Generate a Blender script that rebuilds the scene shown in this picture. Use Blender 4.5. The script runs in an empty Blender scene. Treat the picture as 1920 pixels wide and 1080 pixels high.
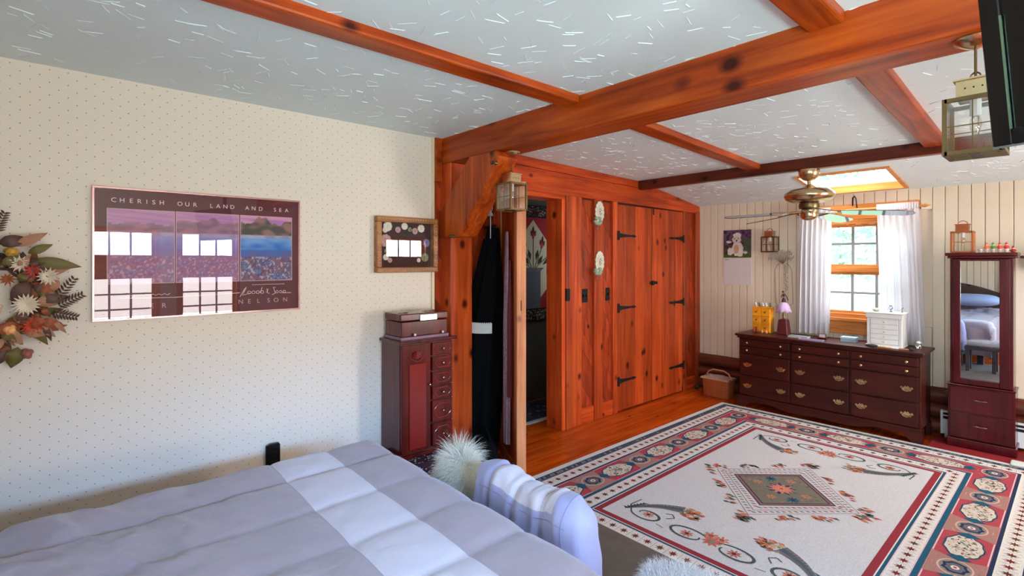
import bpy, math, random
from mathutils import Vector, Matrix, noise as mnoise
PI = math.pi
rnd = random.Random(7)
SC = bpy.context.scene
COL = SC.collection
# ------------------------------------------------------------------ camera
cam_d = bpy.data.cameras.new('camera'); cam = bpy.data.objects.new('camera', cam_d); COL.objects.link(cam)
cam_d.sensor_width = 36; cam_d.lens = 955 / 1920 * 36; cam_d.shift_y = -52 / 1920; cam_d.clip_start = .02
cam.location = (0, 0, 1.5); cam.rotation_euler = (PI / 2, 0, math.radians(48.34)); SC.camera = cam
SC.view_settings.view_transform = 'Standard'; SC.view_settings.look = 'None'
SC.view_settings.gamma = 1; SC.view_settings.use_curve_mapping = False
SC.view_settings.exposure = -0.82
# ------------------------------------------------------------------ sky and daylight
world = bpy.data.worlds.new('sky'); SC.world = world; world.use_nodes = True
wn = world.node_tree.nodes; wl = world.node_tree.links
bg = wn['Background']; tc = wn.new('ShaderNodeTexCoord'); sep = wn.new('ShaderNodeSeparateXYZ')
mr = wn.new('ShaderNodeMapRange'); mr.inputs[1].default_value = -.25; mr.inputs[2].default_value = .45
cr = wn.new('ShaderNodeValToRGB')
wl.new(tc.outputs['Generated'], sep.inputs[0]); wl.new(sep.outputs['Z'], mr.inputs[0]); wl.new(mr.outputs[0], cr.inputs[0])
cr.color_ramp.elements[0].color = (.55, .5, .42, 1); cr.color_ramp.elements[0].position = .25
cr.color_ramp.elements[1].color = (.62, .82, 1, 1); cr.color_ramp.elements[1].position = 1
e_ = cr.color_ramp.elements.new(.42); e_.color = (1, .99, .97, 1)
wl.new(cr.outputs[0], bg.inputs[0]); bg.inputs[1].default_value = 7

def area(name, loc, rot, sx, sy, power, col):
    d = bpy.data.lights.new(name, 'AREA'); d.shape = 'RECTANGLE'; d.size = sx; d.size_y = sy; d.energy = power; d.color = col
    o = bpy.data.objects.new(name, d); COL.objects.link(o); o.location = loc; o.rotation_euler = rot; return o
SKYC = (.80, .90, 1.0); WARM = (1.0, .86, .80)
# daylight outside each window of the room (east side windows, added fill window by the bed head, rear window, skylight)
# hazy sky above, dimmer garden below, outside the two side windows
area('daylight_east_sky', (1.80, 1.0, 1.80), (0, PI / 2, 0), .62, 1.9, 165, (1, .91, .92))
area('daylight_east_garden', (1.80, 1.0, 1.05), (0, PI / 2, 0), .86, 1.9, 78, (1, .88, .90))
area('daylight_east_c', (1.80, 4.38, 1.35), (0, PI / 2, 0), 1.3, .9, 400, (1, .95, .90))
area('skylight_east', (4.2, 1.0, 2.58), (0, PI / 2 - math.radians(16), 0), .7, 2.6, 2300, (.16, .48, 1.0))
area('ceiling_fill_east', (2.3, 1.0, .35), (0, PI / 2 + math.radians(32), 0), .9, 2.4, 560, (.60, 1.0, .98))  # added lamp aimed up through the side windows to brighten the ceiling
area('ceiling_fill_south', (.7, -1.75, .45), (PI / 2 + math.radians(30), 0, 0), 1.6, .9, 380, (.60, 1.0, 1.0))  # added lamp, tilted up through the front window to lift the ceiling
area('front_window_fill', (.7, -1.5, 1.45), (PI / 2, 0, 0), 1.2, 1.4, 260, (.62, .84, 1.0))  # fill lamp outside the added front window
area('daylight_rear', (-1.4, 6.75, 2.9), (-math.radians(50), 0, 0), 1.6, 1.2, 260, (.75, .90, 1.0))
area('daylight_roof', (-1.385, 5.25, 2.85), (0, 0, 0), .9, .9, 80, (1, .97, .92))
area('bathroom_fill', (-3.6, 4.28, 1.6), (-PI / 2, 0, 0), .5, .9, 5, (.9, .95, 1.0))  # added lamp to make the bathroom quilt visible; no window is built there

# ------------------------------------------------------------------ helpers
def S(r, g, b):
    f = lambda c: (c / 255 / 12.92) if c / 255 <= .04045 else ((c / 255 + .055) / 1.055) ** 2.4
    return (f(r), f(g), f(b))

def newmat(name):
    m = bpy.data.materials.new(name); m.use_nodes = True
    return m, m.node_tree.nodes, m.node_tree.links, m.node_tree.nodes['Principled BSDF']

def mat(name, col, rough=.5, metal=0., bump=0., bscale=80., var=0., spec=.5, trans=0., sheen=0., coat=0., vscale=6., emis=0.):
    m, n, l, p = newmat(name)
    p.inputs['Base Color'].default_value = (*col, 1); p.inputs['Roughness'].default_value = rough
    p.inputs['Metallic'].default_value = metal; p.inputs['Specular IOR Level'].default_value = spec
    if trans: p.inputs['Transmission Weight'].default_value = trans
    if sheen: p.inputs['Sheen Weight'].default_value = sheen
    if coat: p.inputs['Coat Weight'].default_value = coat; p.inputs['Coat Roughness'].default_value = .06
    if emis: p.inputs['Emission Color'].default_value = (*col, 1); p.inputs['Emission Strength'].default_value = emis
    t = n.new('ShaderNodeTexCoord')
    if bump:
        ns = n.new('ShaderNodeTexNoise'); ns.inputs['Scale'].default_value = bscale; ns.inputs['Detail'].default_value = 4
        b = n.new('ShaderNodeBump'); b.inputs['Strength'].default_value = bump; b.inputs['Distance'].default_value = .01
        l.new(t.outputs['Object'], ns.inputs['Vector']); l.new(ns.outputs[0], b.inputs['Height']); l.new(b.outputs[0], p.inputs['Normal'])
    if var:
        ns = n.new('ShaderNodeTexNoise'); ns.inputs['Scale'].default_value = vscale; ns.inputs['Detail'].default_value = 3
        hs = n.new('ShaderNodeHueSaturation'); mr = n.new('ShaderNodeMapRange')
        mr.inputs[1].default_value = .3; mr.inputs[2].default_value = .7; mr.inputs[3].default_value = 1 - var; mr.inputs[4].default_value = 1 + var
        l.new(t.outputs['Object'], ns.inputs['Vector']); l.new(ns.outputs[0], mr.inputs[0]); l.new(mr.outputs[0], hs.inputs['Value'])
        hs.inputs['Color'].default_value = (*col, 1); l.new(hs.outputs[0], p.inputs['Base Color'])
    return m

def wood(name, dark, base, light, axis='Z', rough=.38, scale=1., knots=True, spread=.22, coat=.0, knot=.09):
    m, n, l, p = newmat(name)
    t = n.new('ShaderNodeTexCoord'); oi = n.new('ShaderNodeObjectInfo')
    add = n.new('ShaderNodeVectorMath'); add.operation = 'MULTIPLY_ADD'
    cmb = n.new('ShaderNodeCombineXYZ')
    for i in range(3): l.new(oi.outputs['Random'], cmb.inputs[i])
    l.new(cmb.outputs[0], add.inputs[0]); add.inputs[1].default_value = (31, 17, 23); l.new(t.outputs['Object'], add.inputs[2])
    mp = n.new('ShaderNodeMapping'); st = {'X': (.9, 13, 13), 'Y': (13, .9, 13), 'Z': (13, 13, .9)}[axis]
    mp.inputs['Scale'].default_value = [c * scale for c in st]
    l.new(add.outputs[0], mp.inputs['Vector'])
    ns = n.new('ShaderNodeTexNoise'); ns.inputs['Scale'].default_value = 1.6; ns.inputs['Detail'].default_value = 7; ns.inputs['Roughness'].default_value = .6
    ns.inputs['Distortion'].default_value = .6
    l.new(mp.outputs[0], ns.inputs['Vector'])
    r = n.new('ShaderNodeValToRGB'); r.color_ramp.elements[0].color = (*dark, 1); r.color_ramp.elements[0].position = .28
    r.color_ramp.elements[1].color = (*light, 1); r.color_ramp.elements[1].position = .74
    e = r.color_ramp.elements.new(.5); e.color = (*base, 1)
    l.new(ns.outputs[0], r.inputs[0])
    # larger, slow tone changes
    n2 = n.new('ShaderNodeTexNoise'); n2.inputs['Scale'].default_value = 2.2; l.new(add.outputs[0], n2.inputs['Vector'])
    m2 = n.new('ShaderNodeMapRange'); m2.inputs[1].default_value = .3; m2.inputs[2].default_value = .7
    m2.inputs[3].default_value = .82; m2.inputs[4].default_value = 1.15; l.new(n2.outputs[0], m2.inputs[0])
    m3 = n.new('ShaderNodeMapRange'); m3.inputs[3].default_value = 1 - spread; m3.inputs[4].default_value = 1 + spread
    l.new(oi.outputs['Random'], m3.inputs[0])
    mu = n.new('ShaderNodeMath'); mu.operation = 'MULTIPLY'; l.new(m2.outputs[0], mu.inputs[0]); l.new(m3.outputs[0], mu.inputs[1])
    hs = n.new('ShaderNodeHueSaturation'); l.new(r.outputs[0], hs.inputs['Color']); l.new(mu.outputs[0], hs.inputs['Value'])
    last = hs.outputs[0]
    if knots:
        mk = n.new('ShaderNodeMapping'); sk = {'X': (4.2, 6, 6), 'Y': (6, 4.2, 6), 'Z': (6, 6, 4.2)}[axis]
        mk.inputs['Scale'].default_value = [c * scale for c in sk]; l.new(add.outputs[0], mk.inputs['Vector'])
        vo = n.new('ShaderNodeTexVoronoi'); vo.inputs['Scale'].default_value = .9; l.new(mk.outputs[0], vo.inputs['Vector'])
        rk = n.new('ShaderNodeValToRGB'); rk.color_ramp.elements[0].color = (.14, .07, .05, 1); rk.color_ramp.elements[0].position = knot * .6
        rk.color_ramp.elements[1].color = (1, 1, 1, 1); rk.color_ramp.elements[1].position = knot * 1.6
        l.new(vo.outputs['Distance'], rk.inputs[0])
        mx = n.new('ShaderNodeMix'); mx.data_type = 'RGBA'; mx.blend_type = 'MULTIPLY'; mx.inputs[0].default_value = 1
        l.new(last, mx.inputs[6]); l.new(rk.outputs[0], mx.inputs[7]); last = mx.outputs[2]
    l.new(last, p.inputs['Base Color']); p.inputs['Roughness'].default_value = rough; p.inputs['Specular IOR Level'].default_value = .3
    if coat: p.inputs['Coat Weight'].default_value = coat; p.inputs['Coat Roughness'].default_value = .12
    b = n.new('ShaderNodeBump'); b.inputs['Strength'].default_value = .25; b.inputs['Distance'].default_value = .004
    l.new(ns.outputs[0], b.inputs['Height']); l.new(b.outputs[0], p.inputs['Normal'])
    return m

def vcmat(name, rough=.8, bump=0., bscale=300., spec=.3, grain=0.):
    m, n, l, p = newmat(name)
    a = n.new('ShaderNodeVertexColor'); a.layer_name = 'Col'
    last = a.outputs[0]; t = n.new('ShaderNodeTexCoord')
    if grain:
        ns = n.new('ShaderNodeTexNoise'); ns.inputs['Scale'].default_value = 150; ns.inputs['Detail'].default_value = 2
        mr = n.new('ShaderNodeMapRange'); mr.inputs[1].default_value = .3; mr.inputs[2].default_value = .7
        mr.inputs[3].default_value = 1 - grain; mr.inputs[4].default_value = 1 + grain
        hs = n.new('ShaderNodeHueSaturation'); l.new(t.outputs['Object'], ns.inputs['Vector']); l.new(ns.outputs[0], mr.inputs[0])
        l.new(mr.outputs[0], hs.inputs['Value']); l.new(last, hs.inputs['Color']); last = hs.outputs[0]
    l.new(last, p.inputs['Base Color']); p.inputs['Roughness'].default_value = rough; p.inputs['Specular IOR Level'].default_value = spec
    if bump:
        ns = n.new('ShaderNodeTexNoise'); ns.inputs['Scale'].default_value = bscale
        b = n.new('ShaderNodeBump'); b.inputs['Strength'].default_value = bump; b.inputs['Distance'].default_value = .005
        l.new(t.outputs['Object'], ns.inputs['Vector']); l.new(ns.outputs[0], b.inputs['Height']); l.new(b.outputs[0], p.inputs['Normal'])
    return m

def glassmat(name, tint=(1, 1, 1), refl=.08, rough=.0):
    m, n, l, p = newmat(name); n.remove(p); out = n['Material Output']
    tr = n.new('ShaderNodeBsdfTransparent'); tr.inputs[0].default_value = (*tint, 1)
    gl = n.new('ShaderNodeBsdfGlossy'); gl.inputs['Roughness'].default_value = rough; gl.inputs[0].default_value = (1, 1, 1, 1)
    lw = n.new('ShaderNodeLayerWeight'); pw = n.new('ShaderNodeMath'); pw.operation = 'POWER'; pw.inputs[1].default_value = 5
    l.new(lw.outputs['Facing'], pw.inputs[0])
    ad = n.new('ShaderNodeMath'); ad.operation = 'MULTIPLY_ADD'; ad.inputs[1].default_value = .9; ad.inputs[2].default_value = refl + .04; ad.use_clamp = True
    mx = n.new('ShaderNodeMixShader'); l.new(pw.outputs[0], ad.inputs[0]); l.new(ad.outputs[0], mx.inputs[0])
    l.new(tr.outputs[0], mx.inputs[1]); l.new(gl.outputs[0], mx.inputs[2]); l.new(mx.outputs[0], out.inputs[0])
    return m

class MB:
    def __init__(s): s.v = []; s.f = []; s.m = []; s.c = []
    def add(s, vs, fs, mi=0, col=None):
        b = len(s.v); s.v += [tuple(v) for v in vs]
        for f in fs: s.f.append([i + b for i in f]); s.m.append(mi); s.c.append(col)
        return s
    def box(s, x0, y0, z0, x1, y1, z1, mi=0, col=None):
        x0, x1 = sorted((x0, x1)); y0, y1 = sorted((y0, y1)); z0, z1 = sorted((z0, z1))
        return s.add([(x0, y0, z0), (x1, y0, z0), (x1, y1, z0), (x0, y1, z0), (x0, y0, z1), (x1, y0, z1), (x1, y1, z1), (x0, y1, z1)],
                     [(0, 3, 2, 1), (4, 5, 6, 7), (0, 1, 5, 4), (1, 2, 6, 5), (2, 3, 7, 6), (3, 0, 4, 7)], mi, col)
    def tube(s, pts, r, n=8, mi=0, col=None, cap=True):
        pts = [Vector(p) for p in pts]; rs = r if isinstance(r, (list, tuple)) else [r] * len(pts)
        vs = []; up = None
        for i, p in enumerate(pts):
            d = (pts[min(i + 1, len(pts) - 1)] - pts[max(i - 1, 0)])
            if d.length < 1e-9: d = Vector((0, 0, 1))
            d.normalize()
            if up is None:
                up = d.cross(Vector((0, 0, 1)))
                if up.length < .1: up = d.cross(Vector((1, 0, 0)))
            up = (up - d * up.dot(d));
            if up.length < 1e-6: up = d.orthogonal()
            up.normalize(); w = d.cross(up)
            for k in range(n):
                a = 2 * PI * k / n; vs.append(p + (up * math.cos(a) + w * math.sin(a)) * rs[i])
        fs = []
        for i in range(len(pts) - 1):
            for k in range(n):
                a = i * n + k; b = i * n + (k + 1) % n; fs.append((a, b, b + n, a + n))
        if cap: fs.append(tuple(range(n - 1, -1, -1))); fs.append(tuple(range((len(pts) - 1) * n, len(pts) * n)))
        return s.add(vs, fs, mi, col)
    def lathe(s, prof, n=16, c=(0, 0, 0), mi=0, col=None, axis='Z', sq=None):
        vs = []; fs = []
        for r, z in prof:
            for k in range(n):
                a = 2 * PI * k / n + (PI / n if n == 4 else 0); rr = r * (math.sqrt(2) if n == 4 else 1)
                x, y = rr * math.cos(a), rr * math.sin(a)
                p = {'Z': (x, y, z), 'Y': (x, z, y), 'X': (z, x, y)}[axis]
                vs.append((p[0] + c[0], p[1] + c[1], p[2] + c[2]))
        for i in range(len(prof) - 1):
            for k in range(n):
                a = i * n + k; b = i * n + (k + 1) % n; fs.append((a, b, b + n, a + n))
        fs.append(tuple(range(n - 1, -1, -1))); fs.append(tuple(range((len(prof) - 1) * n, len(prof) * n)))
        return s.add(vs, fs, mi, col)
    def ball(s, c, r, n=10, m=7, mi=0, col=None):
        r3 = r if isinstance(r, (list, tuple)) else (r, r, r)
        pr = [(max(1e-4, math.sin(PI * i / m)), -math.cos(PI * i / m)) for i in range(m + 1)]
        b = len(s.v); s.lathe(pr, n, (0, 0, 0), mi, col)
        for i in range(b, len(s.v)): v = s.v[i]; s.v[i] = (v[0] * r3[0] + c[0], v[1] * r3[1] + c[1], v[2] * r3[2] + c[2])
        return s
    def poly(s, pts, z0, z1, mi=0, col=None):       # prism of an xy outline
        n = len(pts); vs = [(x, y, z0) for x, y in pts] + [(x, y, z1) for x, y in pts]
        fs = [tuple(range(n - 1, -1, -1)), tuple(range(n, 2 * n))] + [(i, (i + 1) % n, (i + 1) % n + n, i + n) for i in range(n)]
        return s.add(vs, fs, mi, col)
    def flat(s, pts, col=None, mi=0):               # one flat polygon of 3-D points
        return s.add(pts, [tuple(range(len(pts)))], mi, col)
    def xf(s, M, b=0):
        for i in range(b, len(s.v)): s.v[i] = tuple(M @ Vector(s.v[i]))
        return s

WL = {}
def obj(name, mb, mats, parent=None, bevel=0., smooth=False, local=False, seg=1, solid=0, center=True):
    me = bpy.data.meshes.new(name)
    vs = mb.v
    pl = Vector((0, 0, 0))
    if parent is not None and not local: pl = WL[parent.name]
    off = Vector((0, 0, 0))
    if center and not local and vs:
        xs = [v[0] for v in vs]; ys = [v[1] for v in vs]; zs = [v[2] for v in vs]
        off = Vector(((min(xs) + max(xs)) / 2, (min(ys) + max(ys)) / 2, min(zs)))
    me.from_pydata([(v[0] - off.x, v[1] - off.y, v[2] - off.z) for v in vs], [], mb.f)
    if not isinstance(mats, (list, tuple)): mats = [mats]
    for m in mats: me.materials.append(m)
    if len(mats) > 1: me.polygons.foreach_set('material_index', mb.m)
    if any(c is not None for c in mb.c):
        at = me.color_attributes.new('Col', 'FLOAT_COLOR', 'CORNER'); buf = []
        for f, c in zip(mb.f, mb.c):
            c = c or (.5, .5, .5)
            if isinstance(c[0], (tuple, list)):
                for q in c: buf += [*q, 1]
            else: buf += [*c, 1] * len(f)
        at.data.foreach_set('color', buf)
    if smooth:
        me.polygons.foreach_set('use_smooth', [True] * len(mb.f))
        try: me.set_sharp_from_angle(angle=math.radians(50 if smooth is True else smooth))
        except Exception: pass
    me.update()
    o = bpy.data.objects.new(name, me); COL.objects.link(o)
    if parent is not None: o.parent = parent
    o.location = off - pl
    WL[o.name] = off if not local else pl
    if bevel:
        b = o.modifiers.new('bevel', 'BEVEL'); b.width = bevel; b.segments = seg; b.limit_method = 'ANGLE'; b.angle_limit = math.radians(40)
    if solid:
        b = o.modifiers.new('solid', 'SOLIDIFY'); b.thickness = solid
    return o

def tag(o, label, cat, group=None, kind=None):
    o['label'] = label
    if cat: o['category'] = cat
    if group: o['group'] = group
    if kind: o['kind'] = kind
    return o
def thing(name, label, cat, loc=(0, 0, 0), rz=0, group=None):
    o = bpy.data.objects.new(name, None); COL.objects.link(o); o.empty_display_size = .05
    o.location = loc; o.rotation_euler = (0, 0, rz); WL[o.name] = Vector(loc); return tag(o, label, cat, group)
def struct(name, mb, m, parent=None, **k):
    o = obj(name, mb, m, parent, **k)
    if parent is None: o['kind'] = 'structure'
    return o
def sempty(name, loc=(0, 0, 0), rz=0):
    o = bpy.data.objects.new(name, None); COL.objects.link(o); o.location = loc; o.rotation_euler = (0, 0, rz)
    WL[o.name] = Vector(loc); o['kind'] = 'structure'; return o
def dup(root, loc, rz=0, label=None):
    r = root.copy(); COL.objects.link(r); r.location = loc; r.rotation_euler = (0, 0, rz)
    if label: r['label'] = label
    for ch in list(root.children):
        c = ch.copy(); COL.objects.link(c); c.parent = r
        for g in list(ch.children):
            d = g.copy(); COL.objects.link(d); d.parent = c
    return r
def font_obj(name, c):
    t = bpy.data.objects.new(name + '_tmp', c); COL.objects.link(t); me = bpy.data.meshes.new_from_object(t.evaluated_get(bpy.context.evaluated_depsgraph_get()))
    bpy.data.objects.remove(t); o = bpy.data.objects.new(name, me); COL.objects.link(o); return o
def text(name, s, size, loc, rot, m, parent, ext=.0003, shear=0):
    c = bpy.data.curves.new(name, 'FONT'); c.body = s; c.size = size; c.extrude = ext; c.align_x = 'CENTER'; c.shear = shear
    c.materials.append(m); o = font_obj(name, c); o.parent = parent
    o.location = Vector(loc) - WL[parent.name]; o.rotation_euler = rot; return o

# ------------------------------------------------------------------ materials
ORB = (S(104, 30, 2), S(160, 60, 8), S(192, 90, 24))
w_beamX = wood('orange_stained_beam_wood', *ORB, axis='X', spread=.1, scale=.85, knot=.13)
w_beamY = wood('orange_stained_joist_wood', *ORB, axis='Y', spread=.12, knot=.12)
w_dark = wood('dark_stained_beam_wood', S(52, 20, 12), S(92, 36, 20), S(112, 48, 26), axis='X', spread=.05, rough=.3)
w_wallZ = wood('orange_wall_boards_wood', S(142, 44, 12), S(176, 66, 22), S(200, 90, 36), axis='Z', spread=.3, knot=.11)
w_wallY = wood('orange_header_wood', S(114, 30, 8), S(182, 64, 20), S(206, 90, 32), axis='Y', spread=.1)
w_diag = wood('diagonal_board_wood', S(96, 26, 8), S(158, 54, 20), S(184, 76, 32), axis='Z', spread=.2)
w_pale = wood('pale_pine_door_edge_wood', S(170, 92, 52), S(206, 130, 84), S(224, 156, 110), axis='Z', spread=.05)
w_floor = wood('varnished_pine_floor_wood', S(156, 50, 4), S(188, 74, 10), S(208, 96, 22), axis='Y', spread=.12, rough=.22, coat=.3, knot=.05)
w_win = wood('honey_pine_window_wood', S(176, 96, 40), S(214, 134, 66), S(232, 160, 92), axis='X', spread=.1, knot=.04)
w_log = wood('dark_log_wood', S(60, 26, 16), S(98, 46, 30), S(124, 62, 42), axis='X', spread=.15)
w_cherryX = wood('dark_cherry_dresser_wood', S(34, 9, 5), S(62, 16, 8), S(78, 24, 12), axis='X', spread=.06, rough=.4, knots=False, coat=.05)
w_burg = wood('burgundy_cabinet_wood', S(46, 5, 10), S(70, 8, 15), S(84, 12, 20), axis='Z', spread=.05, rough=.25, knots=False, coat=.3)
w_arm = wood('mahogany_armoire_wood', S(52, 9, 8), S(86, 16, 14), S(102, 24, 20), axis='Z', spread=.06, rough=.22, knots=False, coat=.35)
w_yel = wood('sunlit_golden_chest_wood', S(215, 130, 20), S(240, 160, 30), S(250, 180, 60), axis='X', spread=.05, rough=.4, knots=False)  # sunlight on the chest put into a brighter, more saturated yellow
w_bench = wood('charcoal_painted_wood', S(50, 50, 58), S(70, 70, 78), S(84, 84, 92), axis='X', spread=.05, knots=False)
brass = mat('antique_brass', S(206, 180, 140), .25, 1., bump=.05)
brass_d = mat('aged_brass', S(120, 100, 68), .35, 1., bump=.1)
copper = mat('copper', S(190, 110, 70), .35, 1., bump=.1)
iron = mat('black_iron', S(34, 32, 32), .55, .6, bump=.3, bscale=60)
black = mat('black_plastic', S(12, 12, 14), .28)
white_p = mat('white_painted_metal', S(225, 225, 225), .4)
glass = glassmat('clear_glass')
glass_w = glassmat('window_glass', refl=.0)
mirror = mat('mirror_silver', (.92, .92, .92), .01, 1.)
beadm = mat('cream_beadboard_paint', S(222, 208, 184), .55, bump=.08, bscale=30, var=.03)
ceilm = mat('white_textured_plaster', S(218, 232, 235), .55, bump=.12, bscale=25, spec=.25)
c_arm = mat('armoire_trim', S(120, 34, 28), .2, coat=.4)
pilem = vcmat('wool_rug_pile', .95, bump=.5, bscale=500, spec=.05, grain=.12)
printm = vcmat('printed_paper', .6, spec=.2)
white_txt = mat('pale_print', S(235, 215, 215), .6)

def wallpaper():
    m, n, l, p = newmat('cream_dotted_wallpaper'); t = n.new('ShaderNodeTexCoord'); s = n.new('ShaderNodeSeparateXYZ')
    l.new(t.outputs['Object'], s.inputs[0])
    def M(op, a, b=None, c=None):
        x = n.new('ShaderNodeMath'); x.operation = op
        for i, q in enumerate((a, b, c)):
            if q is None: continue
            if isinstance(q, (int, float)): x.inputs[i].default_value = q
            else: l.new(q, x.inputs[i])
        return x.outputs[0]
    cy = M('DIVIDE', s.outputs['Y'], .0315); ci = M('ROUND', cy); dy = M('MULTIPLY', M('SUBTRACT', cy, ci), .0315)
    half = M('MULTIPLY', M('PINGPONG', ci, 1.0), .5)
    rz_ = M('ADD', M('DIVIDE', s.outputs['Z'], .0567), half); dz = M('MULTIPLY', M('SUBTRACT', rz_, M('ROUND', rz_)), .0567)
    d = M('SQRT', M('ADD', M('MULTIPLY', dy, dy), M('MULTIPLY', dz, dz)))
    k = M('LESS_THAN', d, .0026)
    ns = n.new('ShaderNodeTexWhiteNoise'); cb = n.new('ShaderNodeCombineXYZ'); l.new(ci, cb.inputs[0]); l.new(M('ROUND', rz_), cb.inputs[1]); l.new(cb.outputs[0], ns.inputs[0])
    r = n.new('ShaderNodeValToRGB'); r.color_ramp.interpolation = 'CONSTANT'
    r.color_ramp.elements[0].color = (*S(150, 138, 128), 1); r.color_ramp.elements[1].color = (*S(120, 122, 140), 1); r.color_ramp.elements[1].position = .5
    e = r.color_ramp.elements.new(.75); e.color = (*S(170, 130, 120), 1); l.new(ns.outputs[0], r.inputs[0])
    mx = n.new('ShaderNodeMix'); mx.data_type = 'RGBA'; l.new(k, mx.inputs[0]); mx.inputs[6].default_value = (*S(226, 214, 198), 1); l.new(r.outputs[0], mx.inputs[7])
    l.new(mx.outputs[2], p.inputs['Base Color']); p.inputs['Roughness'].default_value = .55
    return m
wpm = wallpaper()

# ------------------------------------------------------------------ room shell
XL, YB = -3.08, 5.70
def zc(y):
    if y <= 2.25: return 2.37
    if y <= 4.49: return 2.37 - .055 * (y - 2.25) / 2.24
    return 2.315 - (y - 4.49) * .147
floor = struct('floor', MB().box(-4.7, -1.3, -.12, 1.75, 5.9, -.022), mat('subfloor', S(60, 30, 15), .8), center=False)
x = -4.64; i = 0
while x < 1.6:
    w = .128 + .02 * rnd.random()
    ys = [-1.28] + sorted([rnd.uniform(-.5, 1.2), rnd.uniform(2.4, 4.6)]) + [5.88]
    for a, b in zip(ys, ys[1:]):
        obj('plank', MB().box(x + .0015, a + .001, -.022, x + w - .0015, b - .001, 0), w_floor, floor)
    x += w
# left wall: papered length
wall_l = struct('wall_left', MB().box(-3.24, -1.3, 0, XL, 1.99, 2.40), wpm, center=False)
c = MB().box(-3.085, 1.972, 0, -3.066, 1.992, 2.37); obj('corner_strip', c, mat('cream_corner_bead', S(222, 205, 170), .5), wall_l)
sheath = mat('dark_board_backing', S(60, 24, 12), .7)
m = MB().box(-3.24, 1.99, 0, XL - .014, 2.58, 2.4).box(-3.24, 2.58, 2.04, XL - .014, 3.31, 2.4).box(-3.24, 3.31, 0, XL - .014, 5.9, 2.4)
obj('backing', m, sheath, wall_l)
# vertical posts (y0,y1,front x)
for y0, y1, xf in ((3.49, 3.565, -3.045), (3.745, 3.865, -3.045), (4.035, 4.105, -3.05), (5.345, 5.415, -3.05), (5.60, 5.70, -3.04)):
    obj('post', MB().box(-3.094, y0, 0, xf, y1, 2.075), w_wallZ, wall_l, bevel=.004)
# boarding panels with diagonal boards, clipped to the panel
def diag_panel(y0, y1, z0, z1, pitch=.105, slope=-1.25, up=True):
    lo = z0 - abs(slope) * (y1 - y0) - .2; z = lo
    while z < z1 + abs(slope) * (y1 - y0) + .2:
        # board between lines z = zz + slope*(y-y0)
        pts = []
        poly = [(y0, z + .003), (y1, z + slope * (y1 - y0) + .003), (y1, z + pitch * 1.6 + slope * (y1 - y0)), (y0, z + pitch * 1.6)]
        def clip(poly, f):
            out = []
            for a, b in zip(poly, poly[1:] + poly[:1]):
                fa, fb = f(a), f(b)
                if fa >= 0: out.append(a)
                if (fa >= 0) != (fb >= 0):
                    t = fa / (fa - fb); out.append((a[0] + (b[0] - a[0]) * t, a[1] + (b[1] - a[1]) * t))
            return out
        poly = clip(poly, lambda p: p[1] - z0); poly = clip(poly, lambda p: z1 - p[1]) if poly else poly
        if len(poly) > 2:
            n = len(poly); dx = rnd.uniform(0, .002)
            vs = [(-3.094, p[0], p[1]) for p in poly] + [(XL + .002 + dx, p[0], p[1]) for p in poly]
            fs = [tuple(range(n - 1, -1, -1)), tuple(range(n, 2 * n))] + [(i, (i + 1) % n, (i + 1) % n + n, i + n) for i in range(n)]
            obj('diagonal_board', MB().add(vs, fs), w_diag, wall_l)
        z += pitch * 1.6
for y0, y1, z0 in ((3.565, 3.745, .14), (3.865, 4.035, .14), (5.415, 5.60, .14), (2.255, 2.53, .0), (1.995, 2.055, .0)):
    diag_panel(y0, y1, z0, 2.06)
    if z0: obj('base_block', MB().box(-3.094, y0, 0, -3.055, y1, .14), w_wallY, wall_l, bevel=.003)
# header timbers
hd = [(-3.055, 2.25, 2.072), (-3.055, 2.25, 2.30), (-3.055, 4.49, 2.245), (-3.055, 4.49, zc(4.49) - .01), (-3.055, 5.70, zc(5.70)), (-3.055, 5.70, 2.06)]
def side_prism(pts, x0, x1):
    n = len(pts); vs = [(x0, y, z) for y, z in pts] + [(x1, y, z) for y, z in pts]
    return MB().add(vs, [tuple(range(n - 1, -1, -1)), tuple(range(n, 2 * n))] + [(i, (i + 1) % n, (i + 1) % n + n, i + n) for i in range(n)])
obj('header_timber', side_prism([(2.25, 2.075), (2.25, 2.285), (4.49, 2.24), (4.49, zc(4.49)), (5.71, zc(5.71)), (5.71, 2.055), (4.1, 2.072)][::-1], -3.094, -3.045), w_wallY, wall_l, bevel=.004)
obj('header_board', side_prism([(2.25, 2.289), (2.25, 2.37), (4.49, zc(4.49)), (4.49, 2.244)][::-1], -3.094, -3.05), w_wallY, wall_l, bevel=.003)
# door casing (bathroom doorway)
obj('door_jamb', MB().box(-3.24, 3.30, 0, -3.05, 3.345, 2.04), w_wallZ, wall_l, bevel=.002)
obj('door_casing', MB().box(-3.094, 3.345, 0, -3.035, 3.42, 2.075), w_wallZ, wall_l, bevel=.004)
obj('door_casing', MB().box(-3.094, 3.42, 0, -3.042, 3.49, 2.075), w_wallZ, wall_l, bevel=.004)
obj('door_casing', MB().box(-3.094, 2.53, 0, -3.05, 2.60, 2.075), w_wallZ, wall_l, bevel=.004)
obj('door_casing', MB().box(-3.24, 2.60, 2.035, -3.05, 3.345, 2.075), w_wallY, wall_l, bevel=.003)
# corner post under the big beam
obj('corner_post', MB().box(-3.094, 2.055, 0, -2.955, 2.245, 2.19), w_wallZ, wall_l, bevel=.006)
obj('beam_end_board', MB().box(-3.094, 1.993, 2.06, -3.05, 2.048, 2.37), w_beamX, wall_l, bevel=.003)
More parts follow.
